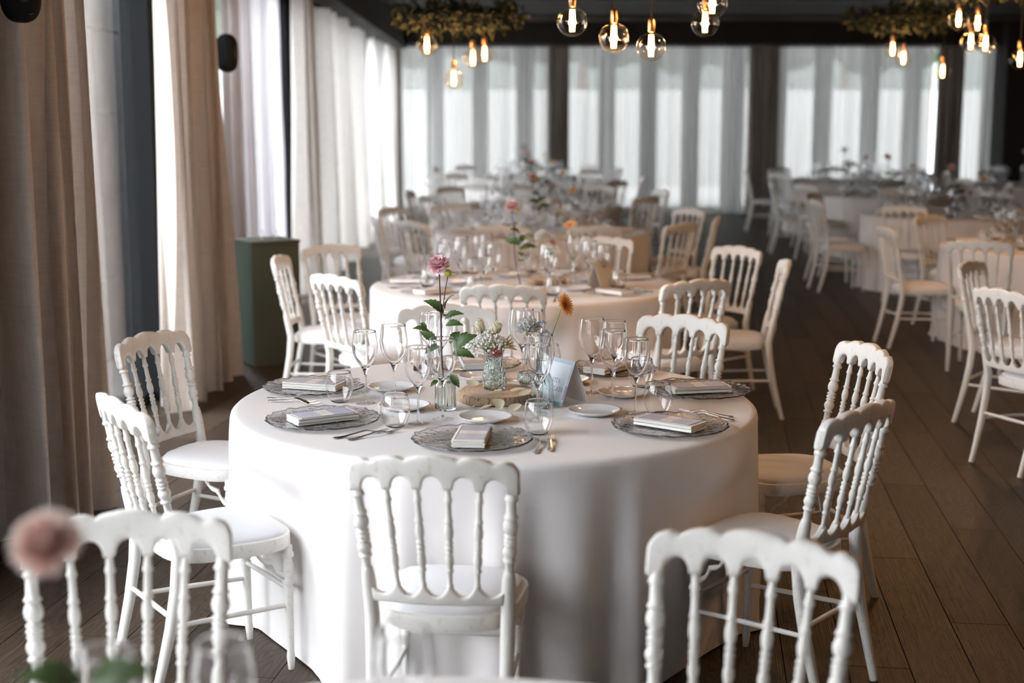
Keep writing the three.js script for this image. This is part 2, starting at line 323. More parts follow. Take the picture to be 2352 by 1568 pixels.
curtain('curtain', 'unseen cream curtain added beside the viewer to dim the near windows', -1.93, 0.0, 1.7, 6, 0.1, M.curtain);  // out of view, added to soften daylight on the foreground chairs
function farCurtain(name, label, x0, x1, folds, amp, mat, z, opt = {}) {
  const t = thing(name, label, 'curtain', [(x0 + x1) / 2, 0, -z], 0, opt.group);
  part('panel', curtainGeo(x1 - x0, 2.9, folds, amp, opt), mat, t);
  part('rail', place(box(x1 - x0 + 0.04, 0.025, 0.03), 0, 2.912, 0), M.black, t);
}
farCurtain('sheer_curtain', 'wide sheer curtain at the left of the far window wall', -1.72, 0.86, 22, 0.035, M.sheerFar, 25.3);
farCurtain('sheer_curtain', 'wide sheer curtain in the middle of the far window wall', 1.2, 4.42, 26, 0.035, M.sheerFar, 25.3);
farCurtain('sheer_curtain', 'wide sheer curtain at the right of the far window wall', 4.84, 7.62, 24, 0.035, M.sheerFar, 25.3);
farCurtain('sheer_curtain', 'narrow sheer curtain beside the dark right wall', 8.1, 8.66, 5, 0.035, M.sheerFar, 25.3);
farCurtain('dark_drape', 'dark gathered drape in the far left corner', -1.95, -1.72, 3, 0.07, M.drape, 25.2);
farCurtain('dark_drape', 'dark gathered drape between left and middle far sheers', 0.86, 1.2, 4, 0.06, M.drape, 25.15);
farCurtain('dark_drape', 'dark gathered drape between middle and right far sheers', 4.36, 4.9, 6, 0.06, M.drape, 25.15);
farCurtain('dark_drape', 'dark gathered drape right of the far sheers', 7.66, 8.1, 5, 0.07, M.drape, 25.15);

// ---------------------------------------------------------------- chairs
const PROF = [[0, .78], [.02, .78], [.095, 1], [.105, 1.2], [.128, 1.2], [.138, .86], [.27, .92], [.3, 1.0], [.308, 1.25], [.328, 1.25], [.338, .86], [.375, 1.2], [.42, 1.38], [.47, 1.2], [.508, .7], [.518, 1.16], [.538, 1.16], [.548, .72], [.562, 1.08], [.578, 1.22], [.594, 1.08], [.606, .72], [.614, 1.14], [.632, 1.14], [.642, .84], [.68, 1.24], [.715, 1.32], [.76, 1.02], [.785, .82], [.793, 1.18], [.813, 1.18], [.823, .82], [.94, .78], [.948, 1.04], [.966, 1.04], [.976, .82], [1, .84]];
function turned(a, b, r, n, prof = PROF, from = 0, to = 1) {
  const pts = [], rad = [];
  for (const [t, k] of prof) if (t >= from && t <= to) { pts.push(V().lerpVectors(a, b, (t - from) / (to - from))); rad.push(k * r); }
  return sweep(pts, rad, n);
}
const leanZ = (x, y, half) => -0.195 - 0.2 * (y - 0.45) - 0.026 * (1 - (x / half) ** 2);
function railGeo(xs, top, bot, half, th, n) {        // board between bot(x) and top(x), curved in plan and leaning
  const rows = [];
  const ring = []; for (let k = 0; k <= n; k++) { const a = k / n * Math.PI * 2 + Math.PI / 8, c = Math.cos(a), s = Math.sin(a), e = 0.45; ring.push([Math.sign(c) * Math.pow(Math.abs(c), e), Math.sign(s) * Math.pow(Math.abs(s), e)]); }
  xs.forEach((x, i) => {
    const t = top(x), b = bot(x), m = (t + b) / 2, h = (t - b) / 2, e = (i === 0 || i === xs.length - 1) ? 0.02 : (i === 1 || i === xs.length - 2) ? 0.9 : 1;
    rows.push(ring.map(([c, s]) => { const y = m + s * h * (e < 0.5 ? 0.8 : e), z = leanZ(x, y, half) + c * th * e; return V(x, y, z); }));
  });
  return grid(rows, true, (i, j, p) => [p.x, p.y + 0.02 * j]);
}
function chairProto(n, fine) {
  const g = new THREE.Group();
  const sup = [-0.2, -0.12, -0.04, 0.04, 0.12, 0.2], low = [-0.178, -0.105, -0.035, 0.035, 0.105, 0.178];
  const spring = (x) => 0.823 - 0.35 * x * x, half = 0.0115;
  const xsTop = [-0.2205, -0.2195]; for (let k = 0; k < 5; k++) { const a = sup[k] + half, b = sup[k + 1] - half; if (k === 0) xsTop.push(-0.215, -0.206, a - 0.002); for (let q = 0; q <= fine; q++) xsTop.push((a + b) / 2 - (b - a) / 2 * Math.cos(q / fine * Math.PI)); xsTop.push(b + 0.002, sup[k + 1]); }
  xsTop.splice(xsTop.length - 1, 1, 0.206, 0.215, 0.2195, 0.2205);
  const bot = (x) => { for (let k = 0; k < 5; k++) { const a = sup[k] + half, b = sup[k + 1] - half; if (x > a && x < b) { const u = (x - (a + b) / 2) / ((b - a) / 2); return spring(x) + 0.037 * Math.sqrt(Math.max(0, 1 - u * u)); } } return spring(x); };
  const cusp = [-0.222, -0.158, -0.07, 0.07, 0.158, 0.222];
  const top = (x) => { let b = 0.878 + 0.026 * (1 - (x / 0.22) ** 2); for (let k = 0; k < 5; k++) if (x >= cusp[k] && x < cusp[k + 1]) { const u = (x - (cusp[k] + cusp[k + 1]) / 2) / ((cusp[k + 1] - cusp[k]) / 2); b += 0.0145 * Math.pow(Math.max(0, 1 - u * u), 0.6); } if (Math.abs(x) > 0.208) b -= 0.006; return b; };
  xsTop.sort((p, q) => p - q);
  part('top_rail', railGeo(xsTop.filter((x, i) => !i || x - xsTop[i - 1] > 1e-5), top, bot, 0.22, 0.0155, fine > 5 ? 12 : 8), M.paint, g);
  const xsLow = []; for (let k = 0; k < 5; k++) for (let q = 0; q <= fine; q++) xsLow.push((low[k] + low[k + 1]) / 2 - (low[k + 1] - low[k]) / 2 * Math.cos(q / fine * Math.PI));
  const lt = (x) => { for (let k = 0; k < 5; k++) if (x >= low[k] && x <= low[k + 1]) { const a = low[k] + (k ? 0.007 : 0), b = low[k + 1] - (k < 4 ? 0.007 : 0), u = (x - (a + b) / 2) / ((b - a) / 2); return 0.556 - 0.034 * Math.sqrt(Math.max(0, 1 - u * u)); } return 0.556; };
  const xl = [...new Set(xsLow.map((x) => +x.toFixed(5)))];
  part('lower_rail', railGeo(xl, lt, () => 0.496, 0.2, 0.0125, fine > 5 ? 12 : 8), M.paint, g);
  for (const s of [-1, 1]) {                         // back posts: sabre leg below, turned above
    const pts = [], rad = [];
    for (const [y, x, z, r] of [[0, .172, -.285, .0135], [.1, .174, -.258, .0155], [.22, .177, -.228, .018], [.34, .179, -.206, .0195], [.45, .181, -.196, .0205], [.54, .1845, -.2125, .0195], [.572, .186, -.2195, .0175]]) { pts.push(V(s * x, y, z)); rad.push(r); }
    const a = V(s * .1865, .575, -.22), b = V(s * .2, .826, -.272);
    for (const [t, k] of [...PROF].reverse()) { if (t > 0.97) continue; pts.push(V().lerpVectors(b, a, t)); rad.push(k * 0.0148); }
    part('back_post', sweep(pts, rad, n), M.paint, g);
  }
  for (let k = 1; k < 5; k++) part('spindle', turned(V(sup[k], spring(sup[k]) + 0.004, leanZ(sup[k], spring(sup[k]), 0.22)), V(low[k], 0.54, leanZ(low[k], 0.54, 0.2)), 0.0092, n), M.paint, g);
  // seat
  const out = (f) => { const pts = []; for (let k = 0; k < 40; k++) { const a = k / 40 * Math.PI * 2, c = Math.cos(a), s = Math.sin(a), e = 0.62; let x = Math.sign(c) * Math.pow(Math.abs(c), e), z = Math.sign(s) * Math.pow(Math.abs(s), e); pts.push([x * (0.192 + 0.02 * z) - 0, z * 0.2 + 0.005]); } return pts.map(([x, z]) => [x * f, z * f]); };
  const shape = new THREE.Shape(out(1).map(([x, z]) => new THREE.Vector2(x, -z)));
  const fr = new THREE.ExtrudeGeometry(shape, { depth: 0.034, bevelEnabled: true, bevelSize: 0.005, bevelThickness: 0.005, bevelSegments: 2 }); fr.rotateX(-Math.PI / 2);
  part('seat_frame', boxUV(place(toCreasedNormals(fr, 0.6), 0, 0.412, 0)), M.paint, g);
  const rows = []; const rim = out(0.955);
  for (const [f, y] of [[0.001, .488], [.2, .4875], [.4, .486], [.6, .4835], [.78, .479], [.9, .472], [.97, .464], [1, .457], [.985, .450]]) { const row = []; for (let k = 0; k <= 40; k++) { const [x, z] = rim[k % 40], w = f > 0.85 ? 0.0016 * Math.sin(k * 2.7 + 1) : 0; row.push(V(x * f, y + w, z * f)); } rows.push(row); }
  part('cushion', grid(rows.reverse().map((r) => r), true, (i, j, p) => [p.x, p.z]), M.cushion, g);
  for (const s of [-1, 1]) {
    part('front_leg', turned(V(s * .165, .413, .168), V(s * .16, 0, .175), 0.0145, n, [[0, 1.15], [.05, 1.15], [.06, 1.4], [.09, 1.4], [.1, 1.0], [.16, 1.25], [.2, 1.3], [.27, .9], [.28, 1.3], [.31, 1.3], [.32, .95], [.34, 1.2], [.37, 1.2], [.38, 1.05], [.6, .95], [.85, .8], [.9, .95], [.95, .8], [1, .7]]), M.paint, g);
    part('side_stretcher', sweep([V(s * .162, .215, .17), V(s * .168, .222, -.02), V(s * .176, .228, -.232)], [.0075, .009, .0075], Math.max(6, n - 4)), M.paint, g);
    part('corner_brace', sweep(bez([[s * .163, .31, .165], [s * .163, .335, .13], [s * .164, .365, .115], [s * .165, .375, .085], [s * .166, .413, .06]], 8), (t) => 0.008 + 0.003 * Math.sin(t * 14), Math.max(6, n - 4)), M.paint, g);
  }
  part('front_stretcher', sweep([V(-.162, .27, .17), V(0, .27, .172), V(.162, .27, .17)], [.0075, .009, .0075], Math.max(6, n - 4)), M.paint, g);
  part('back_stretcher', sweep([V(-.177, .255, -.222), V(0, .255, -.222), V(.177, .255, -.222)], [.0075, .009, .0075], Math.max(6, n - 4)), M.paint, g);
  return g;
}
const chairs = [];
const chairNear = chairProto(12, 8), chairFar = chairProto(7, 4);
function chair(mx, mz, fx, fz, label, group, far) {  // mx, mz: middle of the top rail in plan; fx, fz: where the chair faces
  const l = Math.hypot(fx, fz); fx /= l; fz /= l; chairs.push({ x: mx + fx * 0.29, z: mz + fz * 0.29 });
  return copyOf(far ? chairFar : chairNear, 'spindle_chair', label, [mx + fx * 0.29, 0, -(mz + fz * 0.29)], turnTo(fx, fz), group, 'chair');
}

// ---------------------------------------------------------------- tables and cloths
function clothGeo(R, fine, sd, seats) {
  seed = sd;
  const n = fine ? 300 : 120, rows = [], H = 0.752, f0 = rr(0, 6), f1 = rr(0, 6), f2 = rr(0, 6);
  const fold = (a) => { const w = a + 0.09 * Math.sin(3 * a + f0) + 0.05 * Math.sin(7 * a + f1); const c = 0.5 + 0.5 * Math.cos(20 * w), d = 0.5 + 0.5 * Math.cos(33 * w + f2); return (Math.pow(c, 1.4) * 0.75 + d * 0.25) * (0.55 + 0.45 * Math.sin(2.3 * a + f2) ** 2); };
  const prof = [[0.0005, H], [R * 0.25, H], [R * 0.5, H], [R * 0.75, H], [R - 0.05, H], [R - 0.025, H - 0.0008], [R - 0.01, H - 0.004], [R - 0.002, H - 0.012], [R + 0.001, H - 0.024]];
  for (const [r, y] of prof) { const row = []; for (let j = 0; j <= n; j++) { const a = -j / n * Math.PI * 2; row.push(V(Math.cos(a) * r, y, Math.sin(a) * r)); } rows.push(row); }
  const m = fine ? 30 : 16, ss = (e0, e1, v) => { const q = Math.max(0, Math.min(1, (v - e0) / (e1 - e0))); return q * q * (3 - 2 * q); };
  const push = (a, r, y) => { for (const c of seats) { const da = Math.atan2(Math.sin(a - c.a), Math.cos(a - c.a)); if (Math.abs(da) > 0.6) continue; const l = Math.abs(r * Math.sin(da)), k = ss(0.68, 0.5, y) * ss(0.36, 0.225, l), lim = (c.front - 0.02) / Math.cos(da); if (lim < r) r -= (r - lim) * k; } return r; };
  for (let i = 1; i <= m; i++) {
    const t = i / m, y = (H - 0.024) * (1 - t) + 0.004 * t, A = 0.10 * Math.pow(t, 0.7), row = [];
    for (let j = 0; j <= n; j++) { const a = -j / n * Math.PI * 2, f = fold(a), r = R + 0.001 + 0.012 * t - A * (0.5 - f) + (i === m ? 0.02 * f : 0), rp = push(a, r, y); row.push(V(Math.cos(a) * rp, y + (i === m ? 0.006 * f : 0), Math.sin(a) * rp)); }
    rows.push(row);
  }
  return grid(rows, true, (i, j, p) => [j / n * 5.8, i * 0.03]);
}
const legGeo = sweep([V(0, 0, 0), V(0, 0.72, 0)], [0.02, 0.02], 8), topGeo = lathe([[0.0005, 0.72], [0.9, 0.72], [0.905, 0.728], [0.905, 0.742], [0.9, 0.748], [0.0005, 0.748]], 64);
const R0 = 0.92;
function table(x, z, where, fine, sd) {
  const t = thing('round_table', 'round table hidden under the cloth ' + where, 'table', [x, 0, -z], 0);
  part('tabletop', topGeo, M.beam, t);
  for (let k = 0; k < 4; k++) part('leg', legGeo, M.black, t).position.set(0.55 * Math.cos(k * 1.57 + 0.6), 0, 0.55 * Math.sin(k * 1.57 + 0.6));
  single('tablecloth', clothGeo(R0, fine, sd, chairs.map((c) => ({ a: Math.atan2(-(c.z - z), c.x - x), d: Math.hypot(c.x - x, c.z - z) })).filter((c) => c.d < 1.5).map((c) => ({ a: c.a, front: c.d - 0.207 }))), M.cloth, 'white floor-length cloth on the round table ' + where, 'tablecloth', [x, 0, -z], 0);
}
const NAME = { T0: 'at the bottom edge of the picture', T1: 'in the foreground', T2: 'second in the left row', T3: 'third in the left row', T4: 'fourth in the left row', T5: 'fifth in the left row', T6: 'last in the left row', R1: 'nearest in the right row', R2: 'second in the right row', R3: 'third in the right row', R4: 'fourth in the right row', R5: 'last in the right row', C1: 'by the far right wall' };
const SH = { T4: 'fourth left-row table', T3: 'third left-row table', T5: 'fifth left-row table', T6: 'last left-row table', R2: 'second right-row table', R3: 'third right-row table', R4: 'fourth right-row table', R5: 'last right-row table', C1: 'far-right table' };
const DIR = ['right', 'rear right', 'rear', 'rear left', 'left', 'near left', 'near', 'near right'];
const side = (deg) => DIR[((Math.round(deg / 45) % 8) + 8) % 8];
const TB = { T0: [-0.1, 1.55], T1: [-0.02, 4.94], T2: [0.15, 8.43], T3: [0.36, 12.25], T4: [0.42, 15.8], T5: [0.45, 19.3], T6: [0.45, 22.6], R1: [3.85, 7.45], R2: [4.35, 10.9], R3: [4.6, 14.4], R4: [4.9, 17.9], R5: [5.2, 21.4], C1: [7.5, 20.3] };
seed = 999;

// chairs of the foreground and of the front table
chair(-0.797, 2.945, 0.12, -1, 'blurred white spindle chair in the left foreground, behind the pink bloom');
chair(0.516, 2.787, -0.42, -0.9, 'blurred white spindle chair in the right foreground');
chair(-0.171, 3.493, 0.13, 0.99, 'white spindle chair at the middle front of the foreground table, back to us');
chair(-1.364, 5.490, 0.92, -0.40, 'white spindle chair left of the foreground table, nearer the exposed window');
chair(-1.146, 4.222, 0.83, 0.56, 'white spindle chair front left of the foreground table, seen edge-on');
chair(1.358, 5.190, -0.98, -0.18, 'white spindle chair right of the foreground table, rear of the two there');
chair(1.067, 4.106, -0.76, 0.66, 'white spindle chair front right of the foreground table, seat under the cloth edge');
chair(-0.238, 6.306, 0.05, -1, 'white spindle chair behind the pink dahlia, facing us across the foreground table');
chair(0.782, 5.959, -0.62, -0.79, 'white spindle chair behind the wine glasses at right rear of foreground table');
// second table of the left row
chair(0.015, 7.10, 0.12, 0.99, 'white spindle chair pushed to the near side of the second left-row table');
chair(-0.878, 7.536, 0.72, 0.69, 'pale spindle chair at the near left of the second left-row table');
chair(-1.324, 8.534, 0.99, -0.05, 'white spindle chair in profile beside the green pedestal');
chair(-1.108, 9.267, 0.6, -0.8, 'spindle chair with tan-lit rail right of the green pedestal');
chair(1.020, 7.303, -0.5, 0.86, 'tan-lit spindle chair at the near right of the second left-row table');
chair(1.664, 8.260, -0.99, 0.11, 'spindle chair in profile on the aisle side of the second left-row table');
chair(1.535, 9.127, -0.82, -0.57, 'bright white spindle chair at the aisle, rear right of the second table');
chair(0.717, 9.861, -0.25, -0.97, 'white spindle chair seen through glasses at the rear of second table');
// third table of the left row
const t3 = 'third left-row table';
chair(0.018, 10.86, 0.2, 0.98, 'pale spindle chair at the near side of the ' + t3 + ', left of two', null, true);
chair(0.729, 10.86, -0.2, 0.98, 'pale spindle chair at the near side of the ' + t3 + ', right of two', null, true);
chair(-0.700, 11.343, 0.78, 0.62, 'pale spindle chair at the near left of the ' + t3, null, true);
chair(-1.04, 11.9, 0.98, 0.19, 'spindle chair facing right at the left of the ' + t3, null, true);
chair(-0.996, 13.05, 0.85, -0.5, 'orange-lit spindle chair at the rear left of the ' + t3, null, true);
chair(-0.476, 13.50, 0.4, -0.9, 'brown-lit spindle chair at the rear of the ' + t3, null, true);
chair(1.423, 11.148, -0.74, 0.67, 'tan-lit spindle chair at the near right of the ' + t3, null, true);
chair(1.806, 11.865, -0.97, 0.2, 'spindle chair in profile on the aisle side of the ' + t3, null, true);
chair(1.729, 12.935, -0.85, -0.52, 'bright white spindle chair at the rear right of the ' + t3, null, true);
// right row, near tables
chair(2.47, 6.90, 0.92, 0.39, 'cream spindle chair cut by the right edge of the picture', null, false);
chair(2.72, 8.16, 0.8, -0.6, 'brown-lit spindle chair behind the cream one at the right edge', null, false);
chair(2.93, 10.78, 1, 0.05, 'white spindle chair facing right beside the aisle, nearest in the right row', null, false);
chair(3.24, 9.56, 0.45, 0.9, 'white spindle chair backing toward us at the second right-row table', null, false);
chair(3.62, 11.98, 0.62, -0.78, 'brown-lit spindle chair facing us at the second right-row table', null, true);
chair(5.3, 11.9, -0.7, -0.7, 'spindle chair at the right rear of the second right-row table', null, true);
for (const [key, list] of [['T4', [-98, -140, 175, 138, 98, 55, 12, -42]], ['T5', [-82, -125, -170, 142, 98, 52, 8, -42]], ['T6', [-98, -140, 175, 138, 90, 45, 10, -50]], ['R3', [-125, -172, 142, 98, 52, 8, -38, -80]], ['R4', [-100, -145, 172, 128, 82, 38, -8, -54]], ['R5', [-98, -142, 170, 126, 80, 36, -10, -54]], ['C1', [-90, 90, -45, 10]]]) {
  const [cx, cz] = TB[key];
  for (const d of list) { const a = THREE.MathUtils.degToRad(d + rr(-4, 4)), r = 1.44 + rr(-0.04, 0.08), c = Math.cos(a), s = Math.sin(a); chair(cx + r * c, cz + r * s, -c + rr(-0.1, 0.1), -s + rr(-0.1, 0.1), 'white spindle chair on the ' + side(d) + ' side of the ' + SH[key], 'chairs at the ' + SH[key], true); }
}

Object.entries(TB).forEach(([k, [x, z]], i) => table(x, z, NAME[k], k === 'T1' || k === 'T2', 100 + i * 17));
seed = 4242;
// ---------------------------------------------------------------- tableware prototypes
const thinWine = (H, rMax, rRim) => { const st = H * 0.40; return [[0.0003, 0.001], [0.036, 0.001], [0.014, 0.0042], [0.006, 0.010], [0.0036, 0.05], [0.0036, st - 0.01], ...dense([[0.004, st], [0.0062, st + 0.010], [0.016, st + 0.030], [rMax * 0.74, st + 0.055], [rMax * 0.95, st + 0.085], [rMax, st + 0.105], [rMax * 0.97, H * 0.84], [rRim, H]], 0.012)]; };
const G = {};
function wineGlass(H, rMax, rRim) {                  // bowl, stem and foot
  const g = new THREE.Group(), st = H * 0.40, o = dense([[0.0042, st], [0.0064, st + 0.010], [0.016, st + 0.030], [rMax * 0.74, st + 0.055], [rMax * 0.95, st + 0.085], [rMax, st + 0.105], [rMax * 0.97, H * 0.84], [rRim, H]], 0.006);
  const inn = o.filter(([r]) => r > 0.012).map(([r, y]) => [r - 0.0009, y + 0.0003]).reverse();
  part('bowl', lathe([[0.0003, st], ...o, ...inn, [0.0003, inn[inn.length - 1][1] - 0.004]], 40), M.glass, g);
  part('stem', lathe([[0.0003, 0.0045], [0.0055, 0.010], [0.0044, 0.022], [0.0037, 0.05], [0.0037, st - 0.01], [0.0042, st - 0.0005], [0.0003, st - 0.0002]], 14), M.glass, g);
  part('foot', lathe([[0.0003, 0.0006], [0.036, 0.0006], [0.0368, 0.0014], [0.036, 0.0022], [0.03, 0.0026], [0.014, 0.0045], [0.0055, 0.0095]], 36), M.thinGlass, g);
  return g;
}
G.wineA = wineGlass(0.258, 0.0455, 0.039);
G.wineB = wineGlass(0.274, 0.0495, 0.0425);
G.wineFar = lathe((() => { const o = thinWine(0.262, 0.047, 0.040); return [...o, ...o.filter(([r, y]) => y > 0.14).map(([r, y]) => [r - 0.0014, y]).reverse(), [0.0003, 0.132]]; })(), 16);
{
  const o = dense([[0.0003, 0], [0.024, 0], [0.030, 0.003], [0.0395, 0.018], [0.0475, 0.042], [0.0492, 0.058], [0.0465, 0.083], [0.0405, 0.108]], 0.005);
  const inn = o.filter(([, y]) => y > 0.006).map(([r, y]) => [r - 0.0012, y]).reverse();
  G.tumbler = lathe([...o, ...inn, [0.028, 0.0042], [0.0003, 0.0035]], 36);
  { const o2 = dense([[0.0003, 0.001], [0.030, 0.003], [0.0475, 0.042], [0.0492, 0.058], [0.0405, 0.108]], 0.012); G.tumblerFar = lathe([...o2, ...o2.filter(([, y]) => y > 0.008).map(([r, y]) => [r - 0.0014, y]).reverse(), [0.0003, 0.0045]], 16); }
}
{ // charger plate: clear glass pressed with ridges, uneven dark-edged rim
  const n = 132, mk = (prof, closed) => grid(prof.map(([r, y, k]) => { const row = []; for (let j = 0; j <= n; j++) { const q = j % n, a = -q / n * Math.PI * 2, u = q / n, w = r > 0.16 ? 0.0024 * Math.sin(u * Math.PI * 34) + 0.0018 * Math.sin(u * Math.PI * 58 + 1) : 0, bump = k ? 0.0028 * (fbm(u, r * 4 + 0.3, 40, 24, 3) - 0.5) : 0; row.push(V(Math.cos(a) * (r + w), y + bump + w * 0.5, Math.sin(a) * (r + w))); } return row; }), true, (i, j, p) => [p.x, p.z]);
  const rows = []; for (let i = 0; i <= 26; i++) { const r = 0.0005 + 0.1845 * i / 26; rows.push([r, 0.005 + 0.0105 * Math.pow(Math.max(0, (r - 0.11) / 0.075), 1.6), i < 26 && r > 0.03 ? 1 : 0]); }
  G.charger = new THREE.Group();
  part('plate', mk([...rows, [0.184, 0.0125, 0], [0.13, 0.0022, 0], [0.1, 0.001, 0], [0.0005, 0.001, 0]].reverse()), M.charger, G.charger);
  part('rim', mk([[0.184, 0.0125, 0], [0.187, 0.0135, 0], [0.1885, 0.0158, 0], [0.187, 0.0182, 0], [0.184, 0.0182, 0], [0.1832, 0.0155, 0], [0.184, 0.0125, 0]]), M.rim, G.charger);
  G.chargerFar = lathe([[0.0005, 0.004], [0.11, 0.004], [0.17, 0.012], [0.187, 0.016]], 24);
}
G.bread = lathe(dense([[0.0005, 0.0], [0.045, 0.0], [0.05, 0.002], [0.075, 0.010], [0.090, 0.0185], [0.0915, 0.0200], [0.0895, 0.0205], [0.072, 0.0125], [0.055, 0.0065], [0.03, 0.005], [0.0005, 0.005]], 0.006), 48);
{ // napkin: a strip folded to and fro, seen in section, drawn out to its length
  function ribbon(pts, th) {
    const c = new THREE.CatmullRomCurve3(pts.map(([x, y]) => V(x, y, 0)), false, 'catmullrom', 0.35).getSpacedPoints(70), L = [], Rr = [];
    c.forEach((p, i) => { const a = c[Math.max(0, i - 1)], b = c[Math.min(c.length - 1, i + 1)], t = V().subVectors(b, a).normalize(); L.push(new THREE.Vector2(p.x - t.y * th / 2, p.y + t.x * th / 2)); Rr.push(new THREE.Vector2(p.x + t.y * th / 2, p.y - t.x * th / 2)); });
    return new THREE.Shape([...L, ...Rr.reverse()]);
  }
  const make = (w, k) => { const s = ribbon([[-w, 0.003], [0, 0.0032], [w - 0.004, 0.003], [w, 0.0058], [w - 0.004, 0.0088], [0, 0.0085], [-w + 0.004, 0.0088], [-w, 0.0118], [-w + 0.004, 0.0148], [0, 0.0145], [w - 0.004, 0.0148], [w + k, 0.0178], [w - 0.004, 0.0208], [0, 0.0206], [-w, 0.0208]], 0.0046); const g = new THREE.ExtrudeGeometry(s, { depth: 0.215, bevelEnabled: false, curveSegments: 1 }); g.translate(0, 0, -0.1075); return boxUV(toCreasedNormals(g, 0.7)); };
  G.napkin = make(0.05, 0.001);
  G.napkinFar = boxUV(box(0.1, 0.022, 0.215, 0.006)); G.napkinFar.translate(0, 0.012, 0);
}
// menu card: pale print with a grey-blue border, lilac and cream washes and faint lines
function canvasTex(w, h, draw) { const c = document.createElement('canvas'); c.width = w; c.height = h; draw(c.getContext('2d'), w, h); const t = new THREE.CanvasTexture(c); t.colorSpace = THREE.SRGBColorSpace; return t; }
M.menu = std({ roughness: 0.75, map: canvasTex(192, 400, (x, w, h) => {
  x.fillStyle = '#8b93a3'; x.fillRect(0, 0, w, h); x.fillStyle = '#e3dfe2'; x.fillRect(8, 8, w - 16, h - 16);
  x.fillStyle = '#c9c6cf'; x.fillRect(8, 8, w - 16, 150); x.fillStyle = '#ece4da'; x.fillRect(8, 158, w - 16, 90); x.fillStyle = '#bdb8c4'; x.fillRect(8, 248, w - 16, 144);
  x.fillStyle = '#9690a2'; for (let i = 0; i < 16; i++) { const l = 40 + (i * 37) % 60; x.fillRect(w / 2 - l / 2, 40 + i * 20, l, 3); }
}) });
G.menu = boxUV(new THREE.BoxGeometry(0.094, 0.0012, 0.19));
{ const g = new THREE.BoxGeometry(0.094, 0.0012, 0.19); G.menu = g; }
{ // fork: flat tapering handle with a bend, four tines
  const gs = [], spine = bez([[0, 0.0035, 0.10], [0, 0.003, 0.07], [0, 0.0085, 0.02], [0, 0.0125, -0.02], [0, 0.006, -0.045], [0, 0.0035, -0.06]], 26);
  const wid = (t) => t < 0.08 ? 0.006 + t * 0.045 : t < 0.45 ? 0.0098 - (t - 0.08) * 0.0165 : t < 0.72 ? 0.0037 : 0.0037 + Math.min(1, (t - 0.72) / 0.18) * 0.0085;
  gs.push(sweepFlat(spine, wid, 0.0016));
  for (let k = 0; k < 4; k++) { const x = -0.0096 + k * 0.0064; gs.push(sweep(bez([[x * 0.95, 0.0035, -0.058], [x, 0.0045, -0.075], [x, 0.009, -0.098]], 6), (t) => 0.0019 - 0.0011 * t, 6, 0.6)); }
  G.fork = merge(gs);
}
function sweepFlat(pts, wid, th) {
  const rows = pts.map((p, i) => { const t = i / (pts.length - 1), w = wid(t); return [[-1, 0], [-0.8, 1], [0.8, 1], [1, 0], [0.8, -1], [-0.8, -1], [-1, 0]].map(([a, b]) => V(p.x + a * w, p.y + b * th, p.z)); });
  const cap = (r) => { const c = V(); r.forEach((p) => c.addScaledVector(p, 1 / r.length)); return r.map(() => c.clone()); };
  return grid([cap(rows[0]), ...rows, cap(rows[rows.length - 1])], true);
}
const Y = 0.753;
function ware(name, geo, mat, label, cat, x, z, turn, group, y = Y) { return geo.isGroup ? copyOf(geo, name, label, [x, y, -z], turn, group, cat) : single(name, geo, mat, label, cat, [x, y, -z], turn, group); }

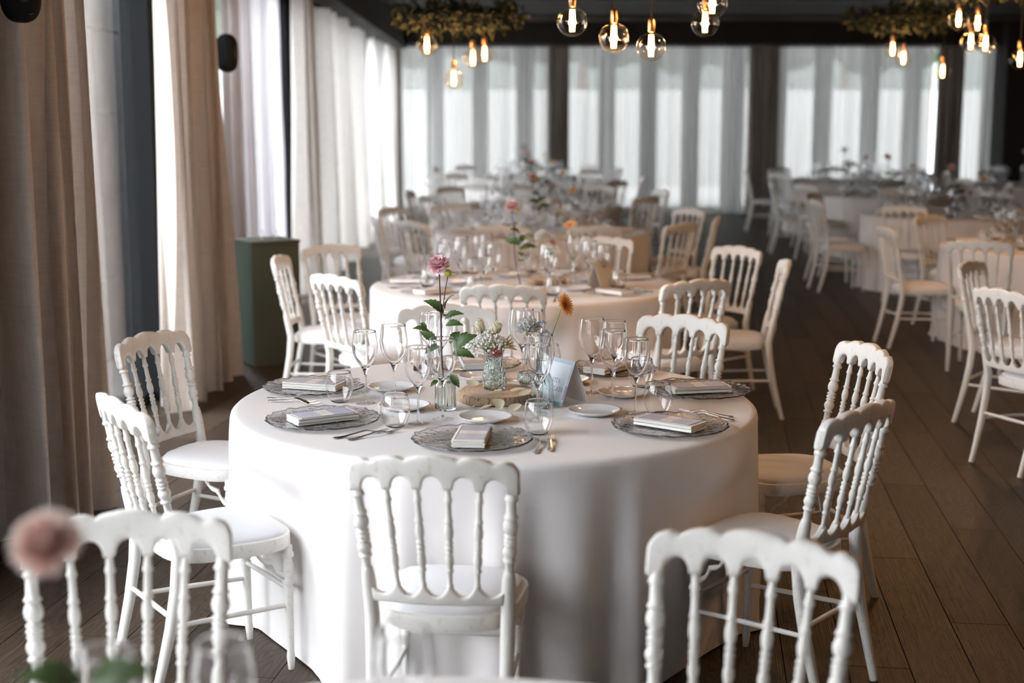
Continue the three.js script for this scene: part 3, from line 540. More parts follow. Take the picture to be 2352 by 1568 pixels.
function setting(tc, p, lab, detail, group) {       // p: plan places; lab: where it lies
  const [cx, cz] = tc, a = Math.atan2(p.c[1] - cz, p.c[0] - cx), f = [-Math.cos(a), -Math.sin(a)], r = [f[1], -f[0]], T = turnTo(f[0], f[1]);
  const at = (rt, fw) => [p.c[0] + r[0] * rt + f[0] * fw, p.c[1] + r[1] * rt + f[1] * fw];
  const g = (s) => (group ? s + ' ' + group : undefined);
  const near = detail > 1;
  ware('charger_plate', near ? G.charger : G.chargerFar, M.thinGlass, 'textured glass charger plate ' + lab, 'plate', ...p.c, T + rr(-0.5, 0.5), g('charger plates'));
  const nt = T + (p.nt ?? 0) + (near ? 0 : rr(-0.15, 0.15));
  ware('napkin', near ? G.napkin : G.napkinFar, M.napkin, 'folded cream napkin on the charger ' + lab, 'napkin', ...p.c, nt, g('napkins'), Y + 0.0068);
  if (detail > 0) ware('menu_card', G.menu, M.menu, 'grey-bordered menu card on the napkin ' + lab, 'card', p.c[0] + r[0] * 0.003, p.c[1], nt, g('menu cards'), Y + 0.0068 + (near ? 0.0242 : 0.0240));
  const tum = p.t ?? at(0.195, 0.14); ware('tumbler', near ? G.tumbler : G.tumblerFar, M.glass, 'empty rounded water tumbler ' + lab, 'tumbler', ...tum, 0, g('tumblers'));
  const full = detail > 0;
  const w1 = p.w1 ?? (near ? at(0.19, 0.25) : at(0.175, 0.235)), w2 = p.w2 ?? (near ? at(0.165, 0.35) : at(0.15, 0.325));
  ware('wine_glass', full ? G.wineA : G.wineFar, M.glass, 'empty stemmed white-wine glass ' + lab, 'wine glass', ...w1, 0, g('wine glasses'));
  ware('wine_glass', full ? G.wineB : G.wineFar, M.glass, 'larger empty stemmed red-wine glass ' + lab, 'wine glass', ...w2, 0, g('wine glasses'));
  if (detail > 0 || p.b) ware('bread_plate', G.bread, M.porcelain, 'small white porcelain bread plate ' + lab, 'plate', ...(p.b ?? at(0, 0.29)), 0, g('bread plates'));
  if (detail > 0) {
    const k1 = p.f ?? at(0.215, 0.0), ft = T + Math.PI + (p.ft ?? -0.05);
    ware('fork', G.fork, M.steel, 'steel fork nearer the charger ' + lab, 'fork', ...k1, ft, g('forks'));
    ware('fork', G.fork, M.steel, 'steel fork farther from the charger ' + lab, 'fork', k1[0] + r[0] * 0.032 + f[0] * 0.028, k1[1] + r[1] * 0.032 + f[1] * 0.028, ft + 0.12, g('forks'));
  }
}
const ft = 'of the foreground table';
setting(TB.T1, { c: [-0.685, 5.17], b: [-0.40, 5.15], t: [-0.567, 4.938], w1: [-0.472, 4.907], w2: [-0.374, 4.944], f: [-0.74, 4.955], ft: -0.1 }, 'at the far left place ' + ft, 2);
setting(TB.T1, { c: [-0.585, 4.605], b: [-0.331, 4.809], t: [-0.341, 4.533], w1: [-0.268, 4.572], w2: [-0.191, 4.645], f: [-0.44, 4.41], ft: 0.05 }, 'at the near left place ' + ft, 2);
setting(TB.T1, { c: [-0.086, 4.31], b: [-0.049, 4.617], t: [0.122, 4.425], w1: [0.126, 4.608], w2: [0.135, 4.72], f: [0.12, 4.25], ft: -0.05 }, 'at the nearest place ' + ft, 2);
setting(TB.T1, { c: [0.55, 4.495], b: [0.319, 4.717], t: [0.535, 4.72], w1: [0.461, 4.73], w2: [0.388, 4.817], f: [0.70, 4.67] }, 'at the near right place ' + ft, 2);
setting(TB.T1, { c: [0.725, 5.09], b: [0.442, 5.031], t: [0.525, 5.205], w1: [0.421, 5.146], w2: [0.334, 5.089], f: [0.705, 5.295] }, 'at the far right place ' + ft, 2);
setting(TB.T1, { c: [0.43, 5.52], b: [0.25, 5.29] }, 'at the right rear place ' + ft, 2);
setting(TB.T1, { c: [-0.105, 5.64], b: [-0.07, 5.353] }, 'at the rear middle place ' + ft, 2);
const ordinal = ['first', 'second', 'third', 'fourth', 'fifth', 'sixth', 'seventh', 'eighth'];
const T2lab = ['nearest place', 'near left place', 'left place', 'rear left place', 'rear place', 'rear right place', 'right place', 'near right place'];
[-95, -139, 176, 140, 104, 66, 20, -45].forEach((d, i) => { const a = THREE.MathUtils.degToRad(d), [cx, cz] = TB.T2; setting(TB.T2, { c: [cx + 0.7 * Math.cos(a), cz + 0.7 * Math.sin(a)] }, 'at the ' + T2lab[i] + ' of the second left-row table', 1); });
for (const [key, off] of [['T3', 10], ['T4', 25], ['T5', 0], ['T6', 15], ['R2', 20], ['R3', 5], ['R4', 30], ['R5', 12], ['C1', 8]]) {
  const [cx, cz] = TB[key];
  for (let k = 0; k < 8; k++) { const a = (k * 45 + off) / 180 * Math.PI; setting(TB[key], { c: [cx + 0.7 * Math.cos(a), cz + 0.7 * Math.sin(a)] }, 'at the ' + side(k * 45 + (off > 22 ? 22 : off)) + ' place of the ' + SH[key], 0, 'on the ' + SH[key]); }
}

// ---------------------------------------------------------------- flowers
function petalGeo(w, l, cup, n = 4, m = 5, tip = 1) { // lies along +z from the origin, cupped upward
  const rows = []; for (let i = 0; i <= m; i++) { const t = i / m, row = [], half = w * Math.pow(Math.sin(Math.PI * (0.08 + 0.84 * Math.pow(t, tip))), 0.7); for (let j = 0; j <= n; j++) { const s = j / n * 2 - 1; row.push(V(s * half * 0.5, cup * (t * t * 0.6 + s * s * 0.35 * Math.sin(Math.PI * t)), t * l)); } rows.push(row); } return grid(rows);
}
function leafGeo(w, l, serr = 0.12) {
  const rows = [], m = 12; for (let i = 0; i <= m; i++) { const t = i / m, half = w * 0.5 * Math.pow(Math.sin(Math.PI * Math.min(1, 0.04 + 0.96 * t)), 0.8) * (1.12 - 0.5 * t) * (1 + (i % 2 ? serr : -serr)), row = []; for (const s of [-1, -0.55, 0, 0.55, 1]) row.push(V(s * half, Math.abs(s) * half * 0.35 + l * (0.16 * Math.sin(t * 2.6) - 0.12 * t * t), t * l)); rows.push(row); } return grid(rows);
}
const leafBig = leafGeo(0.034, 0.062), leafMid = leafGeo(0.022, 0.045, 0.1), leafSmall = leafGeo(0.012, 0.026, 0.05);
function aim(m, x, y, z, yaw, pitch, roll = 0, s = 1) { m.position.set(x, y, z); m.rotation.set(-pitch, yaw, roll, 'YXZ'); m.scale.setScalar(s); return m; }
function dahliaBloom(r, c0, c1) {
  const gs = [], rings = [[26, 0.05, 1], [22, 0.38, 0.97], [18, 0.72, 0.9], [14, 1.05, 0.78], [9, 1.32, 0.6], [5, 1.5, 0.4]], p = petalGeo(r * 0.55, r, r * 0.45, 4, 5, 0.8);
  rings.forEach(([n, el, s], q) => { for (let k = 0; k < n; k++) { const g = place(p, 0, 0, 0, -el + rr(-0.12, 0.12), (k + q * 0.5) / n * Math.PI * 2 + rr(-0.05, 0.05), rr(-0.25, 0.25), s); gs.push(g); } });
  for (let k = 0; k < 16; k++) gs.push(place(p, 0, 0, 0, 0.35 + rr(-0.1, 0.15), k / 16 * Math.PI * 2, rr(-0.2, 0.2), 0.92));
  const g = merge(gs); return paint(g, (v, c) => { const t = Math.min(1, Math.pow(v.length() / r, 2.2)); c.copy(c0).lerp(c1, t); });
}
const pinkDeep = rgb(0.90, 0.47, 0.54), pinkTip = rgb(0.96, 0.85, 0.86);
function carnation(r, c0, c1) {
  const gs = []; for (let k = 0; k < 60; k++) { const el = Math.acos(1 - k / 60 * 1.25), ya = k * 2.4; const p = petalGeo(r * 1.15, r * rr(0.85, 1.05), r * 0.3, 6, 4, 0.55), a = p.attributes.position; for (let i = 0; i < a.count; i++) { const t = a.getZ(i) / r; a.setY(i, a.getY(i) + 0.13 * r * t * Math.sin(a.getX(i) / r * 16 + k)); a.setZ(i, a.getZ(i) + 0.06 * r * t * Math.sin(a.getX(i) / r * 30 + k)); } p.computeVertexNormals(); gs.push(place(p, 0, 0, 0, el - Math.PI / 2, ya, rr(-0.3, 0.3))); }
  return paint(merge(gs), (v, c) => c.copy(c0).lerp(c1, Math.min(1, v.length() / r)));
}
function roseBloom(r) {
  const gs = []; for (let k = 0; k < 17; k++) { const q = k / 17, open = 0.2 + q * 0.75, p = petalGeo(r * (0.7 + q * 0.75), r * (1.5 - q * 0.3), r * 0.75, 6, 6, 0.7); gs.push(place(p, Math.sin(k * 2.4) * r * 0.14 * q, 0, Math.cos(k * 2.4) * r * 0.14 * q, -Math.PI / 2 + open * 0.75, k * 2.4, 0)); }
  return paint(merge(gs), (v, c) => c.setRGB(0.86, 0.82, 0.60).lerp(rgb(0.9, 0.87, 0.74), Math.min(1, v.length() / r / 1.4)));
}
function gerberaBloom(r) {
  const gs = []; [[30, 1, 0.10], [26, 0.9, 0.22], [20, 0.62, 0.4], [16, 0.42, 0.6]].forEach(([n, s, el], q) => { const p = petalGeo(r * 0.2, r, r * 0.08, 2, 5, 0.5); for (let k = 0; k < n; k++) gs.push(place(p, 0, q * 0.0012, 0, -el + rr(-0.06, 0.06), (k + q * 0.4) / n * Math.PI * 2, rr(-0.2, 0.2), s)); });
  return paint(merge(gs), (v, c) => { const t = v.length() / r; c.setRGB(0.85, 0.32, 0.05).lerp(rgb(0.95, 0.66, 0.30), Math.min(1, t * 1.05)); });
}
const ball = new THREE.IcosahedronGeometry(1, 1);
const bloomDahlia = dahliaBloom(0.039, pinkDeep, pinkTip), bloomCarnWhite = carnation(0.045, rgb(0.90, 0.89, 0.85), rgb(0.95, 0.945, 0.93)), bloomCarnPink = carnation(0.024, rgb(0.72, 0.25, 0.28), rgb(0.90, 0.56, 0.56)), bloomRose = roseBloom(0.03), bloomGerb = gerberaBloom(0.044), gerbEye = lathe(dense([[0.0003, 0.009], [0.005, 0.0085], [0.009, 0.005], [0.010, 0.001]], 0.003), 16);
M.gerbEye = std({ color: rgb(0.28, 0.11, 0.03), roughness: 0.8 });
const bloomFarPink = dahliaBloom(0.042, rgb(0.8, 0.5, 0.5), rgb(0.92, 0.78, 0.76));

function dahlia(label, base, top, leaves, sc = 1, bud = true, deep = bloomDahlia) {
  const t = thing('dahlia', label, 'flower', base), d = top;
  const st = part('stem', sweep(bez([[0, 0.012, 0], [d[0] * 0.6, d[1] * 0.35, d[2] * 0.5], [d[0] * 0.75, d[1] * 0.7, d[2] * 0.8], [d[0], d[1] - 0.012, d[2]]], 18), (q) => 0.0034 - 0.0012 * q, 8), M.stemDark, t);
  const b = part('bloom', deep, M.petal, t); aim(b, d[0], d[1], d[2], 0, -0.55, 0.2, sc);
  if (bud) {
    part('bud_stem', sweep(bez([[d[0] * 0.7, d[1] * 0.62, d[2] * 0.7], [d[0] + 0.018, d[1] * 0.8, d[2]], [d[0] + 0.030, d[1] - 0.03, d[2] + 0.005]], 10), () => 0.0017, 6), M.stemDark, t);
    const bd = part('bud', place(ball, 0, 0, 0, 0, 0, 0, 0.0125), M.budYellow, t); bd.position.set(d[0] + 0.031, d[1] - 0.024, d[2] + 0.006);
    part('bud_sepal', place(leafSmall, 0, 0, 0, 0.3, 1.6, 0), M.green, bd).position.set(0.006, 0.002, 0);
  }
  for (const [x, y, z, yaw, pitch, s, big] of leaves) aim(part('leaf', big ? leafBig : leafMid, M.green, t), x, y, z, yaw, pitch, 0.75 * Math.sin(yaw) + rr(-0.25, 0.25), s * 1.15);
  return t;
}
function vaseGeo(prof, th) { const o = dense(prof, 0.004), inn = o.filter(([, y]) => y > 0.007).map(([r, y]) => [Math.max(0.0004, r - th), y]).reverse(); return lathe([...o, ...inn, [0.0003, 0.008]], 40); }
function fluted(prof, th, n, k) { const o = dense(prof, 0.005), inn = o.filter(([, y]) => y > 0.007).map(([r, y]) => [r - th, y, 1]).reverse(), rows = [...o, ...inn, [0.0003, 0.008, 1]].map(([r, y, inside]) => { const row = []; for (let j = 0; j <= n; j++) { const a = -j / n * Math.PI * 2, rr2 = inside || r < 0.02 ? r : r + k * Math.abs(Math.sin(j / n * Math.PI * 20)); row.push(V(Math.cos(a) * rr2, y, Math.sin(a) * rr2)); } return row; }); return grid(rows, true); }
G.vaseFlute = fluted([[0.0003, 0], [0.030, 0], [0.034, 0.004], [0.0345, 0.06], [0.034, 0.085], [0.026, 0.100], [0.0235, 0.108], [0.027, 0.120]], 0.0028, 120, 0.0016);
G.vaseCut = vaseGeo([[0.0003, 0], [0.034, 0], [0.040, 0.006], [0.0425, 0.04], [0.040, 0.07], [0.031, 0.095], [0.0295, 0.108], [0.034, 0.130], [0.0365, 0.142]], 0.003);
G.vaseBottle = fluted([[0.0003, 0], [0.034, 0], [0.037, 0.004], [0.0375, 0.06], [0.036, 0.09], [0.026, 0.118], [0.022, 0.135], [0.022, 0.155], [0.0245, 0.168]], 0.0026, 120, 0.0014);
G.votive = lathe(dense([[0.0003, 0], [0.018, 0], [0.029, 0.012], [0.032, 0.03], [0.026, 0.047], [0.0235, 0.047], [0.028, 0.03], [0.024, 0.012], [0.0003, 0.006]], 0.004), 24);

let cloud;
// front table: slice of wood, three vases, flowers, petals, tent card
{
  const s = thing('wood_slice', 'round slice of pale wood with bark in the middle of the foreground table', 'wood slice', [-0.012, Y, -4.975]);
  const n = 64, f = (a) => 0.142 + 0.006 * Math.sin(3 * a + 1) + 0.003 * Math.sin(7 * a), ring = (k, y) => { const r = []; for (let j = 0; j <= n; j++) { const a = -j / n * Math.PI * 2; r.push(V(Math.cos(a) * f(a) * k, y, Math.sin(a) * f(a) * k)); } return r; };
  part('cut_face', grid([ring(0.975, 0.0335), ring(0.94, 0.0345), ring(0.5, 0.0345), ring(0.002, 0.0345)], true, (i, j, p) => [p.x / 0.32 + 0.5, p.z / 0.32 + 0.5]), M.sliceTop, s);
  part('bark', grid([ring(0.002, 0), ring(0.96, 0), ring(1, 0.004), ring(1.004, 0.018), ring(0.995, 0.030), ring(0.975, 0.0335)], true, (i, j, p) => [j / n * 2, p.y * 8]), M.bark, s);
  const YW = Y + 0.0348;
  single('vase', G.vaseFlute, M.jar, 'fluted clear glass vase holding the pink dahlia on foreground table', 'vase', [-0.188, Y, -4.80], 0);
  single('vase', G.vaseCut, M.cutGlass, 'crackled glass vase standing on the wood slice', 'vase', [-0.02, YW, -4.99], 0);
  single('vase', G.vaseBottle, M.jar, 'ribbed clear bottle vase beside the tent card on foreground table', 'vase', [0.146, Y, -4.84], 0);
  single('votive_holder', G.votive, M.cutGlass, 'small crackled glass votive behind the bottle vase', 'votive', [0.095, YW, -5.07], 0);
  dahlia('tall pink dahlia with dark stem, bud and leaves on the foreground table', [-0.188, Y, -4.80], [-0.018, 0.497, 0.0], [
    [-0.005, 0.335, 0.0, -1.75, 0.55, 1.15, 1], [0.002, 0.35, 0.0, 0.9, 0.9, 0.95, 1], [0.0, 0.315, 0.005, 1.35, 0.3, 1.0, 1], [0.004, 0.295, 0.01, 1.25, 0.05, 0.9, 1], [0.0, 0.325, 0.01, 0.2, 0.2, 0.7, 1],
    [-0.055, 0.272, 0.01, -1.4, 0.25, 0.8, 1], [-0.03, 0.24, 0.01, -1.9, 0.5, 0.95, 1], [-0.02, 0.225, 0.015, -1.0, -0.4, 0.8, 1], [-0.062, 0.285, 0.0, -2.2, 0.4, 0.7, 0],
    [0.035, 0.215, 0.0, 1.5, 0.55, 1.25, 1], [0.04, 0.22, 0.0, 1.9, 0.9, 0.9, 1], [0.03, 0.2, 0.01, 1.2, -0.15, 1.1, 1], [0.02, 0.23, 0.0, 2.5, 0.6, 0.9, 1], [0.02, 0.125, 0.02, 1.1, -0.9, 0.75, 1], [-0.025, 0.105, 0.02, -0.9, -0.5, 0.5, 1], [0.01, 0.09, 0.0, 0.4, 0.4, 0.5, 1]], 1.0);
  // middle vase
  const mid = [-0.02, YW, -4.99];
  for (const [x, y, z, l] of [[-0.046, 0.218, 0.0, 'left'], [0.002, 0.216, 0.012, 'right']]) {
    const r = thing('rose', 'small cream rose in the crackled vase, ' + l + ' of the pair', 'flower', mid);
    part('stem', sweep(bez([[0.0, 0.012, 0], [x * 0.3, 0.1, 0], [x, y - 0.01, z]], 10), () => 0.0017, 6), M.stemGreen, r);
    aim(part('bloom', bloomRose, M.petal, r), x, y - 0.012, z, 0.3, l === 'left' ? 0.1 : -0.25, l === 'left' ? 0.25 : -0.2);
    for (let k = 0; k < 4; k++) aim(part('leaf', leafMid, M.green, r), x, y - 0.018, z, k * 1.57 + 0.4, 0.5, 0, 0.62);
  }
  {
    const c = thing('carnation', 'small pink carnation low in the crackled vase', 'flower', mid);
    part('stem', sweep(bez([[0, 0.012, 0.005], [0.002, 0.1, 0.01], [0.004, 0.135, 0.03]], 8), () => 0.0017, 6), M.stemGreen, c);
    aim(part('bloom', bloomCarnPink, M.petal, c), 0.006, 0.138, 0.036, 0, -0.9);
  }
  {
    const c = thing('gypsophila', 'cloud of white baby breath in the crackled vase', 'flowers', mid), bl = [], st = [];
    for (let k = 0; k < 230; k++) { const a = rr(0, 6.283), h = Math.pow(rnd(), 0.7); const x = Math.cos(a) * 0.078 * h - 0.02, z = Math.sin(a) * 0.058 * h + 0.012, y = 0.172 + 0.042 * (1 - h * h) * rr(0.4, 1) - 0.03 * h * rnd(); bl.push(place(ball, x, y, z, rr(0, 3), rr(0, 3), 0, rr(0.0032, 0.0052))); if (k % 3 === 0) st.push(sweep(bez([[rr(-.01, .01), 0.115, rr(-.01, .01)], [x * 0.5, 0.15, z * 0.5], [x, y, z]], 4), () => 0.0005, 4)); }
    for (const [x, y] of [[-0.098, 0.18], [-0.105, 0.165], [-0.09, 0.15], [-0.102, 0.172], [-0.09, 0.19], [-0.083, 0.165], [-0.07, 0.13], [-0.06, 0.122]]) { bl.push(place(ball, x, y, 0.01, 0, 0, 0, 0.0045)); st.push(sweep(bez([[-0.01, 0.12, 0], [x * 0.6, y - 0.012, 0.005], [x, y, 0.01]], 4), () => 0.0006, 4)); }
    part('blossoms', merge(bl), M.blossom, c).userData.kind = 'stuff';
    part('stalks', merge(st), M.stemGreen, c).userData.kind = 'stuff';
    cloud = c;
  }
  {
    const c = thing('grass_plume', 'dry tan grass plumes leaning right in the crackled vase', 'grass', mid);
    for (let k = 0; k < 5; k++) { const dx = 0.045 + k * 0.006, dy = 0.20 - k * 0.014; part('plume', sweep(bez([[0.012, 0.12, 0.01], [dx * 0.6, 0.155, 0.015 + k * 0.002], [dx + 0.012, dy, 0.015]], 12), (q) => q < 0.35 ? 0.0008 : 0.0042 * Math.sin(Math.PI * (q - 0.3) / 0.72) + 0.0006, 6), M.wheat, c); }
    for (let k = 0; k < 3; k++) aim(part('leaf', leafMid, M.greenPale, c), 0.012 + k * 0.008, 0.145 + k * 0.004, 0.012, 1.1 + k * 0.2, 0.8, 0.3, 0.75);
  }
  // bottle vase
  const bv = [0.146, Y, -4.84];
  {
    const c = thing('carnation', 'ruffled white carnation in the bottle vase', 'flower', bv);
    part('stem', sweep(bez([[0.004, 0.012, 0], [-0.004, 0.14, 0], [-0.045, 0.262, 0]], 10), () => 0.0019, 6), M.stemGreen, c);
    aim(part('bloom', bloomCarnWhite, M.petal, c), -0.052, 0.275, 0.0, 0.4, -0.35);
    part('calyx', place(lathe(dense([[0.0003, -0.012], [0.006, -0.006], [0.008, 0.008], [0.006, 0.016]], 0.004), 10), -0.05, 0.258, 0), M.stemGreen, c);
    aim(part('leaf', leafSmall, M.green, c), -0.055, 0.16, 0.0, -1.6, 0.3);
  }
  {
    const c = thing('sea_holly', 'spiky blue-grey sea holly sprig in the bottle vase', 'flower', bv);
    part('stem', sweep(bez([[0, 0.012, 0.004], [0, 0.15, 0.004], [0.0, 0.24, 0.006]], 8), () => 0.0017, 6), M.eryng, c);
    for (const [x, y, z] of [[-0.012, 0.285, 0.01], [0.012, 0.268, 0.01], [0.0, 0.30, 0.004], [0.02, 0.25, 0.012], [-0.006, 0.255, 0.018]]) {
      const head = part('flower_head', place(ball, x, y, z, 0, 0, 0, 0.006), M.eryng, c);
      const sp = []; for (let k = 0; k < 9; k++) sp.push(place(leafSmall, x, y - 0.003, z, 0.15, k * 0.7, 0, 0.7)); part('bracts', merge(sp), M.eryng, head);
      part('stalk', sweep([V(0, 0.19, 0.004), V(x * 0.6, (y + 0.19) / 2, z * 0.7), V(x, y, z)], [0.0011, 0.001, 0.0009], 5), M.eryng, c);
    }
  }
  {
    const c = thing('gerbera', 'orange gerbera leaning right from the bottle vase', 'flower', bv);
    part('stem', sweep(bez([[-0.006, 0.012, 0], [0.012, 0.14, 0], [0.03, 0.24, 0], [0.062, 0.34, 0.0]], 14), () => 0.0022, 8), M.stemGreen, c);
    const b = part('bloom', bloomGerb, M.petal, c); b.position.set(0.075, 0.357, 0.0); b.quaternion.setFromUnitVectors(V(0, 1, 0), V(0.72, 0.36, 0.5).normalize());
    part('disc', gerbEye, M.gerbEye, b);
  }
  const pg = () => { const p = petalGeo(rr(0.042, 0.052), rr(0.044, 0.054), rr(0.018, 0.028), 6, 6, 0.6); p.translate(0, 0, -0.02); return p; };
  const lab = ['curled at the rear left of the wood slice', 'lying before the crackled vase', 'at the right rim of the wood slice', 'drooping over the right edge of the slice', 'flat on the cloth left of the others', 'on the cloth, second from left', 'leaning against the bark', 'curled on the cloth before the slice', 'flat on the cloth at the right'];
  [[-0.1, 5.05, 1], [-0.024, 4.88, 1], [0.056, 4.93, 1], [0.089, 4.88, 1], [-0.105, 4.795, 0], [-0.055, 4.79, 0], [-0.008, 4.80, 2], [-0.005, 4.755, 0], [0.048, 4.785, 0]].forEach(([x, z, k], i) => {
    const m = single('rose_petal', pg(), M.cream, 'cream rose petal ' + lab[i], 'petal', [x, (k === 1 ? YW : Y) + 0.003 + (k === 2 ? 0.019 : 0), -z]); m.rotation.set(k === 2 ? 0.75 : rr(-0.12, 0.12), rr(0, 6), rr(-0.15, 0.15), 'YXZ'); if (k === 2) m.rotation.y = 0.1;
  });
  // tent card
  const card = thing('tent_card', 'folded tent card with pale blue lettered face beside the bottle vase', 'card', [0.213, Y, -4.945], -1.0);
  const cw = 0.185, ch = 0.153, half = 0.06, th = 0.0012;
  M.cardFace = std({ roughness: 0.8, map: canvasTex(444, 396, (x, w, h) => {
    x.fillStyle = '#b9c8d6'; x.fillRect(0, 0, w, h); x.fillStyle = '#8fb0b0'; x.fillRect(0, h - 34, w, 34); x.fillStyle = '#9d93b4'; x.fillRect(w - 30, h * 0.55, 30, h * 0.3);
    x.fillStyle = '#e2e6ee'; x.fillRect(26, 34, w - 56, h - 68);
    x.fillStyle = '#5c6275'; x.font = '52px serif'; x.textAlign = 'right'; x.fillText('VITA', w - 118, 205); x.fillText('COLATA', w - 48, 275);
  }) });
  M.cardPlain = std({ color: rgb(0.72, 0.70, 0.68), roughness: 0.85 });
  const slant = Math.hypot(ch, half), ang = Math.atan2(half, ch);
  for (const s of [-1, 1]) {
    const pnl = part(s < 0 ? 'front_panel' : 'back_panel', boxUV(new THREE.BoxGeometry(cw, slant, th)), M.cardPlain, card);
    pnl.position.set(0, ch / 2, -s * half / 2); pnl.rotation.x = s * ang * 1;
    if (s < 0) { const fc = part('printed_face', new THREE.PlaneGeometry(cw - 0.0005, slant - 0.0005), M.cardFace, pnl); fc.position.z = th / 2 + 0.0003; }
  }
}
// second table centre
function centrepiece(key, fine) {
  const [cx, cz] = TB[key], nm = NAME[key], sh = 'of the table ' + nm;
  const v1 = [cx - 0.03, Y, -(cz - 0.12)], v2 = [cx + 0.13, Y + (fine ? 0.0335 : 0), -(cz + 0.03)], v3 = [cx + 0.30, Y, -(cz - 0.05)];
  single('vase', G.vaseFlute, M.thinGlass, 'clear vase with the tall leafy stem on the table ' + nm, 'vase', v1);
  single('vase', G.vaseCut, M.thinGlass, 'clear vase with pink blooms on the table ' + nm, 'vase', v2);
  single('vase', G.vaseBottle, M.thinGlass, 'clear vase with the orange bloom on the table ' + nm, 'vase', v3);
  dahlia('pale dahlia over dark leaves on the table ' + nm, v1, [-0.05, 0.47, 0], [[0, 0.27, 0, 0.8, 0.3, 1.5, 1], [0, 0.26, 0, 2.6, 0.3, 1.5, 1], [0, 0.25, 0, 4.2, 0.2, 1.5, 1], [0, 0.3, 0, 5.4, 0.5, 1.3, 1], [0, 0.22, 0, 1.7, 0.1, 1.5, 1], [0.01, 0.18, 0, 3.3, 0.1, 1.3, 1], [0, 0.15, 0, 0.2, 0.1, 1.2, 1]], 1, true, bloomFarPink);
  const c = thing('carnation', 'small dusky pink carnation on the table ' + nm, 'flower', v2);
  part('stem', sweep(bez([[0, 0.012, 0], [0.01, 0.12, 0], [0.03, 0.2, 0]], 8), () => 0.002, 6), M.stemGreen, c); aim(part('bloom', bloomCarnPink, M.petal, c), 0.03, 0.205, 0, 0, -0.6, 0, 1.1);
  const d = thing('carnation', 'white ruffled carnation on the table ' + nm, 'flower', v2);
  part('stem', sweep(bez([[0, 0.012, 0.005], [-0.01, 0.14, 0], [-0.03, 0.24, 0]], 8), () => 0.002, 6), M.stemGreen, d); aim(part('bloom', bloomCarnWhite, M.petal, d), -0.03, 0.245, 0, 0, -0.4);
  const g = thing('gerbera', 'small orange gerbera on the table ' + nm, 'flower', v3);
  part('stem', sweep(bez([[0, 0.012, 0], [-0.01, 0.16, 0], [-0.03, 0.34, 0]], 10), () => 0.0022, 6), M.stemGreen, g);
  const b = part('bloom', bloomGerb, M.petal, g); b.position.set(-0.035, 0.355, 0); b.quaternion.setFromUnitVectors(V(0, 1, 0), V(-0.3, 0.8, 0.4).normalize()); part('disc', gerbEye, M.gerbEye, b);
  if ('T2T3T4'.includes(key)) copyOf(cloud, 'gypsophila', 'small cloud of white baby breath on the table ' + nm, v2, 2.2, undefined, 'flowers');
  if (fine) {
    const s = thing('wood_slice', 'round slice of pale wood in the middle ' + sh, 'wood slice', [cx + 0.13, Y, -(cz + 0.04)]);
    part('bark', lathe([[0.0005, 0], [0.115, 0], [0.118, 0.015], [0.114, 0.032]], 32), M.bark, s); part('cut_face', place(lathe([[0.114, 0.032], [0.11, 0.033], [0.0005, 0.033]], 32), 0, 0, 0), M.sliceTop, s);
    const t = thing('tent_card', 'plain folded tent card leaning brown at its back, second left-row table', 'card', [cx + 0.44, Y, -(cz - 0.2)], 1.0);
    for (const q of [-1, 1]) { const p = part(q < 0 ? 'front_panel' : 'back_panel', boxUV(new THREE.BoxGeometry(0.18, 0.17, 0.0014)), M.cardPlain, t); p.position.set(0, 0.081, -q * 0.026); p.rotation.x = q * 0.31; }
  }
}
for (const k of ['T2', 'T3', 'T4', 'T5', 'T6', 'R2', 'R3', 'R4', 'R5', 'C1']) centrepiece(k, k === 'T2');

// bottom edge: flowers and glasses of the table at our feet
single('vase', G.vaseFlute, M.jar, 'clear vase at the bottom left corner of the picture', 'vase', [-0.49, Y, -1.62]);
dahlia('blurred pale dahlia with pink heart over the left foreground chair', [-0.49, Y, -1.62], [-0.035, 0.51, 0.02], [[-0.01, 0.335, 0.0, -1.3, 0.2, 1.1, 1], [0.0, 0.335, 0.0, 1.4, 0.25, 1.2, 1], [0.0, 0.29, 0.0, -0.4, 0.2, 1.0, 1], [0.0, 0.28, 0.0, 2.6, 0.2, 1.2, 1]], 1.0, false, dahliaBloom(0.044, rgb(0.88, 0.45, 0.38), rgb(0.93, 0.90, 0.84)));
for (const [x, z, w] of [[-0.145, 2.0, 'in the middle of the bottom edge'], [-0.56, 1.92, 'at the bottom left, left of the dark leaves'], [-0.40, 1.95, 'at the bottom left, right of the dark leaves']]) ware('wine_glass', G.wineA, null, 'blurred stemmed wine glass ' + w, 'wine glass', x, z, 0);

